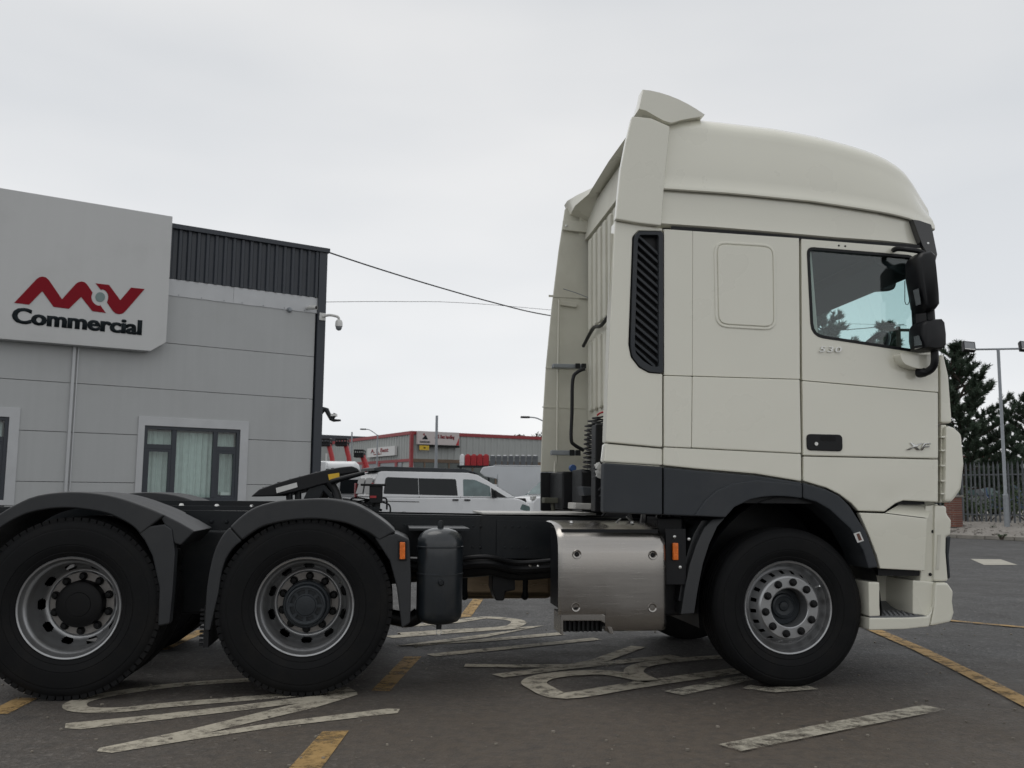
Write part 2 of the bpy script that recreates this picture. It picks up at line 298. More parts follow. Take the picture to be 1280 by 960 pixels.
class MB:
    def __init__(s): s.bm = bmesh.new()
    def face(s, pts):
        vs = [s.bm.verts.new(p) for p in pts]; s.bm.faces.new(vs); return s
    def box(s, x0, x1, y0, y1, z0, z1, mtx=None):
        vs = [s.bm.verts.new(Vector(p) if mtx is None else mtx @ Vector(p)) for p in
              ((x0, y0, z0), (x1, y0, z0), (x1, y1, z0), (x0, y1, z0), (x0, y0, z1), (x1, y0, z1), (x1, y1, z1), (x0, y1, z1))]
        for f in ((0, 3, 2, 1), (4, 5, 6, 7), (0, 1, 5, 4), (1, 2, 6, 5), (2, 3, 7, 6), (3, 0, 4, 7)): s.bm.faces.new([vs[i] for i in f])
        return s
    def prism(s, pts, v0, v1, holes=(), ax='v'):
        def P(p, v): return (p[0], v, p[1]) if ax == 'v' else ((p[0], p[1], v) if ax == 'z' else (v, p[0], p[1]))
        bm = s.bm
        if not holes:
            a = [bm.verts.new(P(p, v0)) for p in pts]; b = [bm.verts.new(P(p, v1)) for p in pts]; n = len(pts)
            bm.faces.new(a); bm.faces.new(list(reversed(b)))
            for i in range(n): bm.faces.new((a[i], b[i], b[(i+1) % n], a[(i+1) % n]))
            return s
        tmp = bmesh.new(); E = []
        for loop in [pts]+list(holes):
            vs = [tmp.verts.new(P(p, v0)) for p in loop]
            for i in range(len(vs)): E.append(tmp.edges.new((vs[i], vs[(i+1) % len(vs)])))
        r = bmesh.ops.triangle_fill(tmp, edges=E, use_beauty=True)
        fs = list(tmp.faces)
        ex = bmesh.ops.extrude_face_region(tmp, geom=fs)
        d = Vector(P((0, 0), v1))-Vector(P((0, 0), v0))
        bmesh.ops.translate(tmp, verts=[g for g in ex['geom'] if isinstance(g, bmesh.types.BMVert)], vec=d)
        me = bpy.data.meshes.new('t'); tmp.to_mesh(me); tmp.free(); bm.from_mesh(me); bpy.data.meshes.remove(me)
        return s
    def grid(s, rows, close=False, caps=False):
        bm = s.bm; R = [[bm.verts.new(p) for p in r] for r in rows]; n = len(R[0])
        for i in range(len(R)-1):
            for j in range(n if close else n-1):
                k = (j+1) % n; bm.faces.new((R[i][j], R[i][k], R[i+1][k], R[i+1][j]))
        if caps: bm.faces.new(list(reversed(R[0]))); bm.faces.new(R[-1])
        return s
    def tube(s, path, r, seg=8, caps=True):
        P = [Vector(p) for p in path]; n = len(P); rows = []; prev = None
        for i in range(n):
            t = (P[min(i+1, n-1)]-P[max(i-1, 0)]).normalized()
            if prev is None:
                a = Vector((0, 0, 1)) if abs(t.z) < 0.9 else Vector((1, 0, 0)); x = t.cross(a).normalized()
            else: x = (prev-t*prev.dot(t)).normalized()
            prev = x; y = t.cross(x); rr = r[i] if isinstance(r, (list, tuple)) else r
            rows.append([P[i]+x*(rr*math.cos(2*PI*k/seg))+y*(rr*math.sin(2*PI*k/seg)) for k in range(seg)])
        return s.grid(rows, True, caps)
    def lathe(s, prof, seg=48, c=(0, 0, 0), axis='v', a0=0, skip=None):
        bm = s.bm; R = []
        for (r, h) in prof:
            row = []
            for k in range(seg):
                t = a0+2*PI*k/seg; x = r*math.cos(t); y = r*math.sin(t)
                p = (c[0]+x, c[1]+h, c[2]+y) if axis == 'v' else (c[0]+x, c[1]+y, c[2]+h) if axis == 'z' else (c[0]+h, c[1]+x, c[2]+y)
                row.append(bm.verts.new(p))
            R.append(row)
        for i in range(len(R)-1):
            for k in range(seg):
                if skip and skip(i, k): continue
                j = (k+1) % seg; bm.faces.new((R[i][k], R[i+1][k], R[i+1][j], R[i][j]))
        return s
    def build(s, name, m, parent=None, bevel=0.0, seg=2, angle=35, smooth=True, loc=None, rotz=None, weld=False):
        bm = s.bm
        if weld: bmesh.ops.remove_doubles(bm, verts=bm.verts, dist=1e-5)
        bmesh.ops.recalc_face_normals(bm, faces=bm.faces)
        if bevel:
            es = [e for e in bm.edges if len(e.link_faces) == 2 and e.calc_face_angle(0) > math.radians(28)]
            bmesh.ops.bevel(bm, geom=es, offset=bevel, offset_type='OFFSET', segments=seg, profile=0.5, affect='EDGES', clamp_overlap=True)
        me = bpy.data.meshes.new(name); bm.to_mesh(me); bm.free()
        if smooth:
            me.shade_smooth(); me.set_sharp_from_angle(angle=math.radians(angle))
        for mm in (m if isinstance(m, (list, tuple)) else [m]): me.materials.append(mm)
        o = bpy.data.objects.new(name, me); COL.objects.link(o)
        if bevel and smooth:
            wm_ = o.modifiers.new('weighted_normals', 'WEIGHTED_NORMAL'); wm_.keep_sharp = True; wm_.weight = 100
        if parent: o.parent = parent
        if loc is not None: o.location = loc
        if rotz is not None: o.rotation_euler = (0, 0, rotz)
        return o

def tag(o, label=None, cat=None, group=None, kind=None):
    if label: o['label'] = label
    if cat: o['category'] = cat
    if group: o['group'] = group
    if kind: o['kind'] = kind
    return o
def thing(name, label, cat, loc=(0, 0, 0), rotz=0.0, group=None):
    o = bpy.data.objects.new(name, None); COL.objects.link(o); o.location = loc; o.rotation_euler = (0, 0, rotz); o.empty_display_size = 0.2
    return tag(o, label, cat, group)
def copy_tree(o, parent=None, root=True):
    c = o.copy(); COL.objects.link(c)
    if parent: c.parent = parent
    for ch in list(o.children): copy_tree(ch, c)
    return c
def text_mesh(body, size, bold=0.0, extrude=0.004, shear=0.0, spacing=1.0):
    cu = bpy.data.curves.new('t', 'FONT'); cu.body = body; cu.size = size; cu.offset = bold; cu.extrude = extrude; cu.align_x = 'CENTER'; cu.align_y = 'CENTER'; cu.shear = shear; cu.space_character = spacing
    cu.resolution_u = 3
    o = bpy.data.objects.new('t', cu); COL.objects.link(o)
    dg = bpy.context.evaluated_depsgraph_get(); dg.update(); me = bpy.data.meshes.new_from_object(o.evaluated_get(dg))
    bpy.data.objects.remove(o); bpy.data.curves.remove(cu)
    return me
def text(name, body, m, parent, x0, x1, z0, z1, y, bold=0.0, shear=0.0, extrude=0.004, spacing=1.0, skew=0.0, fat=0.0):
    # text fitted to the box x0..x1, z0..z1 on the plane y, facing -y; fat = extra stroke weight
    me = text_mesh(body, 1.0, bold, 0.0, shear, spacing)
    xs = [v.co.x for v in me.vertices]; ys = [v.co.y for v in me.vertices]
    ax, bx, ay, by = min(xs), max(xs), min(ys), max(ys)
    for v in me.vertices:
        tx = (v.co.x-ax)/(bx-ax); ty = (v.co.y-ay)/(by-ay)
        v.co = Vector((x0+fat+(x1-x0-2*fat)*tx, y, z0+(z1-z0)*ty+skew*tx))
    bm = bmesh.new()
    for n, dx in enumerate((0, -fat, fat, -fat/2, fat/2) if fat else (0,)):
        b2 = bmesh.new(); b2.from_mesh(me)
        ex = bmesh.ops.extrude_face_region(b2, geom=list(b2.faces))
        bmesh.ops.translate(b2, verts=[g for g in ex['geom'] if isinstance(g, bmesh.types.BMVert)], vec=(0, -extrude-.0007*n, 0))
        bmesh.ops.translate(b2, verts=b2.verts, vec=(dx, 0, 0)); bmesh.ops.recalc_face_normals(b2, faces=b2.faces)
        t = bpy.data.meshes.new('t'); b2.to_mesh(t); b2.free(); bm.from_mesh(t); bpy.data.meshes.remove(t)
    bm.to_mesh(me); bm.free(); me.materials.clear(); me.materials.append(m); me.name = name
    o = bpy.data.objects.new(name, me); COL.objects.link(o); o.parent = parent
    return o

# ================================================================== SETTING
g = MB().face([(-600, -300, 0), (700, -300, 0), (700, 1500, 0), (-600, 1500, 0)]).build('ground', asphalt, smooth=False); tag(g, kind='structure')

NST = [0]
def stroke(name, pts, w, m, h=0.004, w1=None):
    NST[0] += 1; h = 0.004+0.0005*NST[0]
    P = [Vector((ground(x, y).x, ground(x, y).y)) for x, y in pts]; L = []; R = []
    n = len(P)
    for i in range(n):
        t = (P[min(i+1, n-1)]-P[max(i-1, 0)]).normalized(); q = Vector((-t.y, t.x)); ww = w if w1 is None else w+(w1-w)*i/(n-1)
        k = 1.0
        if 0 < i < n-1:
            a = (P[i]-P[i-1]).normalized(); b = (P[i+1]-P[i]).normalized(); k = min(1.5, 1/max(0.5, math.sqrt(max(0.05, (1+a.dot(b))/2))))
        L.append(P[i]+q*ww*k/2); R.append(P[i]-q*ww*k/2)
    b = MB(); b.grid([[(l.x, l.y, h), (r.x, r.y, h)] for l, r in zip(L, R)])
    o = b.build(name, m, g, smooth=False); return o
def patch(name, pts, m, h=0.004):
    P = [ground(x, y) for x, y in pts]
    return MB().face([(p.x, p.y, h) for p in P]).build(name, m, g, smooth=False)
def sp2(pts, n=5): return [(v.x, v.y) for v in smoothpath([(x, y, 0) for x, y in pts], n)]
# letters painted on the tarmac, read from the far side
stroke('painted_letter', sp2([(420, 845), (305, 851), (215, 857.5), (140, 868), (104, 876), (93, 883), (106, 888), (150, 888), (215, 881.5), (350, 870.5), (440, 862)]), 0.13, wpaint)
lo = patch('painted_letter', [(82, 905), (81, 911), (100, 912.5), (300, 889), (374, 879.5), (350, 885), (240, 912), (124, 936), (121, 940), (140, 942), (240, 925.5), (350, 909), (497, 892), (500, 887), (484, 886.5), (350, 903), (256, 917.5), (395, 885), (447, 869), (446, 865.5), (428, 866), (300, 882), (200, 893.5)], wpaint)
stroke('painted_letter', sp2([(500, 793), (569, 788.5), (630, 785), (648, 779.5), (640, 775), (605, 772.5), (566, 778), (500, 783.5)]), 0.15, wpaint)
stroke('painted_letter', [(486, 797), (560, 791), (672, 784), (600, 796), (510, 808), (600, 801.5), (702, 792.5)], 0.14, wpaint)
stroke('painted_letter', [(538, 820), (620, 812), (747, 799)], 0.13, wpaint)
stroke('painted_letter', [(581, 832.5), (640, 833.5), (712, 833)], 0.12, wpaint)
stroke('painted_letter', [(622, 846), (700, 836), (845, 821)], 0.14, wpaint)
stroke('painted_letter', [(712, 834), (745, 828), (798, 809)], 0.13, wpaint)
stroke('painted_letter', sp2([(925, 839), (860, 848), (780, 860), (706, 871), (676, 861), (668, 853), (690, 845.5), (747, 841.5), (785, 846), (818, 853)]), 0.17, wpaint)
stroke('painted_letter', sp2([(812, 852), (792, 841), (806, 832), (850, 826), (905, 822)]), 0.14, wpaint)
stroke('painted_letter', [(842, 868), (885, 859), (935, 848)], 0.15, wpaint_old)
stroke('painted_letter', [(932, 860), (965, 864), (1015, 860.5)], 0.14, wpaint_old)
stroke('painted_line', [(912, 937), (1040, 911), (1168, 886)], 0.15, wpaint_old)
# broken yellow edge of the bay and the yellow lines in front of the cab
patch('yellow_dash', [(355, 968), (397, 968), (436, 914), (403, 915)], ypaint)
patch('yellow_dash', [(464, 864), (487, 864.5), (527, 821), (506, 821)], ypaint)
patch('yellow_dash', [(573, 773), (589, 771), (610, 741), (597, 741)], ypaint)
patch('yellow_dash', [(-20, 893), (10, 893), (48, 873), (20, 873)], ypaint)
patch('yellow_dash', [(195, 813), (212, 812), (262, 788), (246, 788)], ypaint)
stroke('yellow_line', [(1062, 773), (1078, 782), (1150, 813), (1215, 845), (1300, 889)], 0.13, ypaint)
stroke('yellow_line', [(1150, 773.5), (1190, 777), (1300, 787)], 0.10, ypaint)
patch('road_arrow_dash', [(1213, 699), (1251, 699.5), (1272, 706.5), (1230, 706.5)], paint_material('road_white', (0.42, 0.40, 0.34), 0.3), 0.006)
gr = MB()
for i in range(420):
    r_ = random.random(); c = Vector((random.uniform(-3.5, 6), 4.2+7*r_*r_, 0)); s = random.uniform(.003, .009)
    gr.box(-s, s, -s*.8, s*.8, 0, s*1.1, Matrix.Translation(c+Vector((0, 0, .001))) @ Matrix.Rotation(random.uniform(0, 6), 4, 'Z'))
tag(gr.build('loose_grit', mat('grit', (.20, .18, .15), .9, var=.5, vscale=8), smooth=False), kind='stuff')
# raised verge with a kerb beyond the road on the right
def kxy(x): return ground(x, 673+ (x-1200)*0.045)
k0 = kxy(1196); k1 = kxy(1282); kd = (k1-k0).normalized(); kn = Vector((-kd.y, kd.x, 0)); kn = kn if kn.y > 0 else -kn
kb = thing('kerb', 'low stone kerb edging the gravel verge', 'kerb', (k0.x, k0.y, 0)); kb['kind'] = 'structure'; del kb['label']; del kb['category']
ka = math.atan2(kd.y, kd.x); kb.rotation_euler = (0, 0, ka)
ks = MB().box(0.006, 0.914, 0, 0.13, 0, 0.125).build('kerb_stone', kerbm, kb, bevel=0.02, loc=(-18*0.92, 0, 0))
for i in range(-17, 26):
    o = ks.copy(); COL.objects.link(o); o.location = (i*0.92, random.uniform(-0.006, 0.006), random.uniform(-0.008, 0.004))
rows = []
for i in range(0, 90):
    s = -22+i*0.9; rows.append([k0+kd*s+kn*d+Vector((0, 0, z+random.uniform(-.02, .03)*(1 if 0.2 < d else 0))) for d, z in ((0.128, 0.115), (0.9, 0.19), (1.7, 0.27), (2.6, 0.36), (3.4, 0.42), (4.2, 0.45), (12, 0.5), (90, 0.5))])
vg = MB().grid(rows).build('gravel_verge', gravel); tag(vg, kind='structure')
def vpt(s, d, z=0.0): return k0+kd*s+kn*d+Vector((0, 0, z))
# loose stones on the verge
sb = MB()
for i in range(900):
    s = random.uniform(-3, 14); d = random.uniform(0.2, 3.6); c = vpt(s, d, 0.12+0.085*d+random.uniform(-.01, .02)); r = random.uniform(.02, .055)
    mtx = Matrix.Translation(c) @ Matrix.Rotation(random.uniform(0, 6), 4, 'Z') @ Matrix.Rotation(random.uniform(0, 2), 4, 'X')
    sb.box(-r, r, -r*.7, r*.7, -r*.5, r*.5, mtx)
so_ = sb.build('loose_stones', gravel, smooth=False); tag(so_, kind='stuff')

# ================================================================== VEGETATION
def leaf_clump_mesh(bm, c, R, n, size, flat=0.8):
    for i in range(n):
        d = Vector((random.gauss(0, 1), random.gauss(0, 1), random.gauss(0, 1)*flat)); d = d.normalized()*R*random.uniform(0.35, 1.0)**0.6; d.z *= flat
        p = Vector(c)+d; a = Vector((random.gauss(0, 1), random.gauss(0, 1), random.gauss(0, 1))).normalized(); b = a.cross(Vector((random.gauss(0, 1), random.gauss(0, 1), random.gauss(0, 1)))).normalized()
        s = size*random.uniform(.6, 1.3)
        bm.faces.new([bm.verts.new(p+a*s), bm.verts.new(p+b*s*.5), bm.verts.new(p-a*s), bm.verts.new(p-b*s*.5)])
def make_pine(name, label, loc, H, R, seed, group='pine trees beyond the fence', dens=1.0):
    random.seed(seed); t = thing(name, label, 'pine tree', loc, random.uniform(0, 6), group)
    tb = MB(); path = [(random.uniform(-.05, .05)*z, random.uniform(-.03, .03)*z, z) for z in [i*H*.95/9 for i in range(10)]]
    tb.tube(path, [0.16*H/7*(1-i/10.5) for i in range(10)], 8)
    nb = MB()
    def tuft(p, d, L, n):
        d = d.normalized(); x = d.orthogonal().normalized(); y = d.cross(x)
        for k in range(n):
            a = random.uniform(0, 2*PI); sp = random.uniform(.25, .75); f = random.random()
            q = p+d*(L*f*0.9); dr = (d+(x*math.cos(a)+y*math.sin(a))*sp*1.6).normalized(); l = 0.17*random.uniform(.7, 1.25)*H/7; w = 0.019*H/7
            s = dr.cross(Vector((random.gauss(0, 1), random.gauss(0, 1), random.gauss(0, 1)))).normalized()*w
            nb.bm.faces.new([nb.bm.verts.new(q-s), nb.bm.verts.new(q+s), nb.bm.verts.new(q+dr*l)])
    levels = int(15*dens)
    for lv in range(levels):
        f = lv/(levels-1); z = H*(0.16+0.78*f); nb_ = random.randint(5, 7) if f < .85 else 4
        rl = R*(1-f)**0.75*random.uniform(.75, 1.12)+0.25
        a0 = random.uniform(0, 6)
        for k in range(nb_):
            a = a0+2*PI*k/nb_+random.uniform(-.35, .35); L = rl*random.uniform(.65, 1.1); el = 0.12+0.55*f
            base = Vector((0, 0, z)); dirn = Vector((math.cos(a), math.sin(a), el)).normalized()
            pts = [base+dirn*(L*s)+Vector((0, 0, 0.16*L*s*s*s)) for s in (0, .3, .6, .85, 1)]
            tb.tube(pts, [0.035*H/7*(1-s*.8) for s in (0, .3, .6, .85, 1)], 5)
            m = max(4, int(L/0.19))
            for j in range(m):
                s = 0.3+0.7*(j+random.random())/m; p = base+dirn*(L*s)+Vector((0, 0, 0.16*L*s**3))
                for q in range(3):
                    side = Vector((random.gauss(0, 1), random.gauss(0, 1), 0)).normalized()
                    up = (Vector((0, 0, 1))*random.uniform(.5, 1.1)+side*.75+dirn*.6)
                    Lt = random.uniform(.18, .36)*H/7
                    tb.tube([p, p+up.normalized()*Lt], 0.01*H/7, 3, False)
                    tuft(p, up, Lt, int(34*dens))
            tuft(pts[-1]-dirn*.15, dirn+Vector((0, 0, .9)), .34*H/7, 34)
    for k in range(5):
        a = 2*PI*k/5; tuft(Vector((0, 0, H*.93)), Vector((math.cos(a)*.35*(k > 0), math.sin(a)*.35*(k > 0), 1)), .45*H/7, 40)
    tb.build('trunk', bark, t); nb.build('crown', needle, t, smooth=False)
    return t
def make_bush(label, loc, w, h, seed, m=None, cat='bush', group='bushes behind the palisade fence', size=.05, name='bush', n=900):
    random.seed(seed); t = thing(name, label, cat, loc, 0, group); b = MB(); sbm = MB()
    for i in range(9):
        c = (random.uniform(-w, w)*.75, random.uniform(-w, w)*.4, h*random.uniform(.25, .72)); leaf_clump_mesh(b.bm, c, h*random.uniform(.25, .4), n//9, size)
        sbm.tube([(c[0]*.3, c[1]*.3, -.05), (c[0]*.7, c[1]*.7, c[2]*.6), c], [.02, .014, .006], 5)
    sbm.build('stem', bark, t); b.build('foliage', m or leafm, t, smooth=False); return t
def make_tree(label, loc, H, R, seed, group=None, size=.16, n=2600):
    random.seed(seed); t = thing('leafy_tree', label, 'tree', loc, 0, group); b = MB(); tb = MB()
    tb.tube([(0, 0, 0), (.05, 0, H*.3), (0, .05, H*.6), (0, 0, H*.85)], [H*.03, H*.022, H*.014, H*.006], 8)
    for i in range(16):
        a = random.uniform(0, 6.28); rr = R*random.uniform(.2, .8); z = H*random.uniform(.4, .9); rr *= 1.2-abs(z/H-.6)
        c = (rr*math.cos(a), rr*math.sin(a), z); tb.tube([(0, 0, H*random.uniform(.25, .45)), (c[0]*.6, c[1]*.6, z*.85), c], [H*.012, H*.008, H*.003], 5)
        leaf_clump_mesh(b.bm, c, R*random.uniform(.25, .42), n//16, size)
    tb.build('trunk', bark, t); b.build('crown', leafd, t, smooth=False); return t

def on_ground(px, d, z=0.0):
    p = depth(px, 600, d); return Vector((p.x, p.y, z))
# pines on the right
make_pine('pine_tree', 'tall dark pine tree directly behind the lamp post, beside the cab front', on_ground(1203, 38, .45), 7.1, 2.75, 11, dens=1.08)
make_pine('pine_tree', 'dark pine cut off by the right edge of the photo behind the fence', on_ground(1291, 41, .45), 5.4, 2.7, 15, dens=1.08)
make_pine('pine_tree', 'bushy pine seen through the rear of the cab side window', on_ground(1034, 41, .4), 9.3, 3.3, 21, dens=.9)
make_pine('pine_tree', 'thin topped pine seen through the middle of the cab side window', on_ground(1114, 44, .4), 9.1, 1.7, 33, dens=1.0)
random.seed(5)
bl = ['small bush behind the fence nearest the brick pier', 'leafy green bush behind the fence left of the lamp post', 'green bush behind the fence right behind the lamp post foot', 'dark bush behind the fence at the right edge']
for i, (px, d, w, h) in enumerate(((1198, 35.2, .8, 1.0), (1226, 35.4, 1.2, 1.5), (1254, 35.3, 1.2, 1.35), (1290, 35.6, 1.3, 1.6))):
    make_bush(bl[i], on_ground(px, d, .46), w, h, 40+i)
make_bush('small weed growing in the gravel verge before the fence', ground(1243, 671.5) + Vector((0, 0, .16)), .16, .26, 51, group='weeds on the verge', size=.03, name='weed', cat='weed', n=120)
make_bush('tiny weed growing at the kerb below the lamp post', ground(1252, 676.5) + Vector((0, 0, .10)), .14, .14, 52, group='weeds on the verge', size=.03, name='weed', cat='weed', n=90)
make_tree('distant leafy tree showing over the warehouse roof', on_ground(668, 118), 9.9, 3.6, 61, size=.22)
# far woodland beyond the fence on the right: one mass
random.seed(77)
wb = MB()
for i in range(240):
    px = random.uniform(1000, 1500); d = random.uniform(85, 120); c = on_ground(px, d, random.uniform(0.5, 4.0)); leaf_clump_mesh(wb.bm, c, random.uniform(1.2, 2.3), 45, .5)
tag(wb.build('far_woodland', leafd, smooth=False), kind='stuff')

# ================================================================== FENCE, PIER, LAMP POST
FD = 3.9
fs0 = vpt(-16, FD); fence = thing('palisade_fence', 'grey steel palisade fence with pointed pales behind the gravel verge', 'fence', (fs0.x, fs0.y, .36), ka)
def pale_mesh():
    b = MB(); h = 2.08
    pr = [(-.034, .008), (-.020, 0), (-.010, .016), (.010, .016), (.020, 0), (.034, .008)]
    def sec(z, k): return [(x*k, y, z) for x, y in pr]
    b.grid([sec(0, 1), sec(h, 1), sec(h+.12, .08)])
    b.grid([[(x, y+.004, z) for x, y, z in r] for r in (sec(0, 1), sec(h, 1), sec(h+.12, .08))])
    return b
pale = pale_mesh().build('pale', fencem, fence, loc=(0, -.02, 0))
n_p = 0
for i in range(1, 190):
    if not (0 < i*.17): continue
    o = pale.copy(); COL.objects.link(o); o.location = (i*.17+random.uniform(-.008, .008), -.02, random.uniform(-.02, .02)); o.rotation_euler = (0, random.uniform(-.012, .012), 0)
for z in (.32, 1.72):
    r = MB().box(0, 32.3, .012, .05, z, z+.045).build('rail', fencem, fence)
for i in range(12):
    MB().box(i*2.75+.1, i*2.75+.16, .052, .14, -.2, 1.95).build('fence_post', fencem, fence)
pp = on_ground(1190, 32.6, .3)
pier = thing('brick_pier', 'red brick pier at the end of the fence beside the cab front', 'pier', pp, ka)
MB().box(-.2, .2, -.2, .2, 0, 1.0).build('brickwork', brickm, pier); MB().box(-.25, .25, -.25, .25, 1.0, 1.07).build('coping', kerbm, pier, bevel=.01)

lp = on_ground(1256, 31.7, .33)
lamp = thing('floodlight_post', 'slim grey lamp post with twin floodlights beside the palisade fence', 'lamp post', lp)
MB().tube([(0, 0, 0), (0, 0, 1.05)], .088, 12).build('pole_base', galv, lamp)
MB().tube([(0, 0, 1.05), (0, 0, 1.12), (0, 0, 5.95)], [.088, .055, .05], 12).build('pole', galv, lamp)
MB().tube([(-.80, 0, 5.93), (.75, 0, 5.97)], .032, 8).build('cross_arm', galv, lamp)
for sx in (-1.0, .92):
    f = MB(); mt = Matrix.Translation((sx, -.02, 6.02+(.02 if sx > 0 else 0))) @ Matrix.Rotation(-.35, 4, 'X') @ Matrix.Rotation(.10, 4, 'Y')
    f.box(-.2, .2, -.07, .09, -.17, .17, mt); fo = f.build('floodlight', black, lamp, bevel=.012)
    MB().box(-.165, .165, -.076, -.068, -.10, .13, mt).build('lens', mat('flood_lens', (.22, .23, .24), .2, var=.1), fo)
    MB().box(-.17, .17, -.078, -.068, -.148, -.112, mt).build('reflector_edge', bright, fo)
# utility pole and wires that cross the yard
up = on_ground(1130, 42, 0)
upole = thing('utility_pole', 'wooden utility pole with crossarm seen through the cab windscreen', 'utility pole', up)
MB().tube([(0, 0, 0), (0, 0, 8.9)], [.14, .10], 10).build('pole', bark, upole); MB().box(-.65, .65, -.05, .05, 8.68, 8.8).build('crossarm', bark, upole)
w1 = MB().tube(smoothpath([tuple(depth(x, y, d)) for x, y, d in ((409.5, 315, 22.6), (470, 335, 24), (545, 358, 26), (620, 379, 28), (685, 394, 30), (800, 410, 33), (930, 420, 37), (1060, 412, 40), (1130, 405.5, 42))]), .018, 6).build('overhead_cable', black)
tag(w1, 'thick black overhead cable sagging from the workshop roof corner towards the cab', 'cable')
w2 = MB().tube(smoothpath([tuple(depth(x, y, d)) for x, y, d in ((405, 377.5, 22.5), (500, 377, 26), (595, 379.5, 30), (800, 395, 36), (1133, 407, 42))]), .007, 5).build('overhead_wire', black)
tag(w2, 'thin overhead wire running level from the workshop wall', 'wire')

# ================================================================== WORKSHOP BUILDING (left)
wk = thing('workshop_building', 'grey clad commercial workshop with dark corrugated band along its roof', 'building', BO, BAZ)
SG = -11.0
MB().box(SG, 0.02, 0.42, 14, 0, 7.0).build('core', anth, wk)
zc = [0.0, 0.41, 1.42, 2.43, 3.44, 4.45, 5.60]
def panel(a, b, z0, z1): MB().box(a+.006, b-.006, 0, .08, z0+.005, z1-.005).build('cladding_panel', clad, wk, bevel=.004)
W1 = (-3.86, -1.49, 0.95, 2.84); W2 = (-8.6, -6.22, 0.95, 2.85)
for i in range(6):
    z0, z1 = zc[i], zc[i+1]
    if z0 > 2.9 or z1 < .9:
        for a, b in ((SG, -5.2), (-5.2, 0)): panel(a, b, z0, z1)
    elif i == 3:   # course that the window heads cut into
        for (w, a, b) in ((W2, SG, -5.2), (W1, -5.2, 0)):
            m = .25; x0 = w[0]+.1; x1 = w[1]-.1; zt = w[3]-.12
            P = [(a+.006, z0+.005), (x0, z0+.005), (x0, zt), (x1, zt), (x1, z0+.005), (b-.006, z0+.005), (b-.006, z1-.005), (a+.006, z1-.005)]
            MB().prism(P, 0, .08).build('cladding_panel', clad, wk, bevel=.007)
    else:
        for (w, a, b) in ((W2, SG, -5.2), (W1, -5.2, 0)): panel(a, w[0]+.1, z0, z1); panel(w[1]-.1, b, z0, z1)
# crumpled flashing strip under the dark cladding
random.seed(3)
for a, b in ((-3.9, -1.99), (-1.985, .05)):
    rows = []
    for i in range(24):
        s = a+i*((b-a)/23); rows.append([(s, -.016+random.uniform(-.003, .003)*(0 < k < 4), z) for k, z in enumerate((5.87, 5.78, 5.68, 5.58, 5.50+random.uniform(-.006, .006)))]+[(s, .004, 5.495)])
    MB().grid(rows).build('roof_flashing', flash, wk, angle=50)
    for i in range(4):
        s = a+.2+i*.5; MB().lathe([(.001, -.008), (.012, -.007), (.014, 0)], 8, (s, -.018, 5.53)).build('fixing_screw', galv, wk)
# corrugated band: each rib its own piece
MB().box(SG, 0.02, -.005, .08, 5.87, 7.0).build('cladding_sheet', anth, wk)
rib0 = MB().prism([(-.055, 0), (-.03, -.045), (.03, -.045), (.055, 0)], 5.875, 6.99, ax='z').build('cladding_rib', anth, wk, loc=(-3.42, -.005, 0))
for i in range(1, 18):
    o = rib0.copy(); COL.objects.link(o); o.location = (-3.42+i*.2, -.005, 0)
MB().box(SG, .28, -.10, .35, 6.99, 7.10).build('roof_capping', anth, wk, bevel=.01)
MB().prism([(.03, -.06), (.235, -.06), (.235, .3), (.03, .3)], 0, 6.989, ax='z').build('corner_trim', anth, wk, bevel=.008)
MB().box(-5.26, -5.20, -.05, .02, 0, 4.6).build('joint_trim', flash, wk, bevel=.006)
MB().box(-5.165, -5.14, -.035, .02, 0, 4.6).build('joint_trim', flash, wk, bevel=.005)
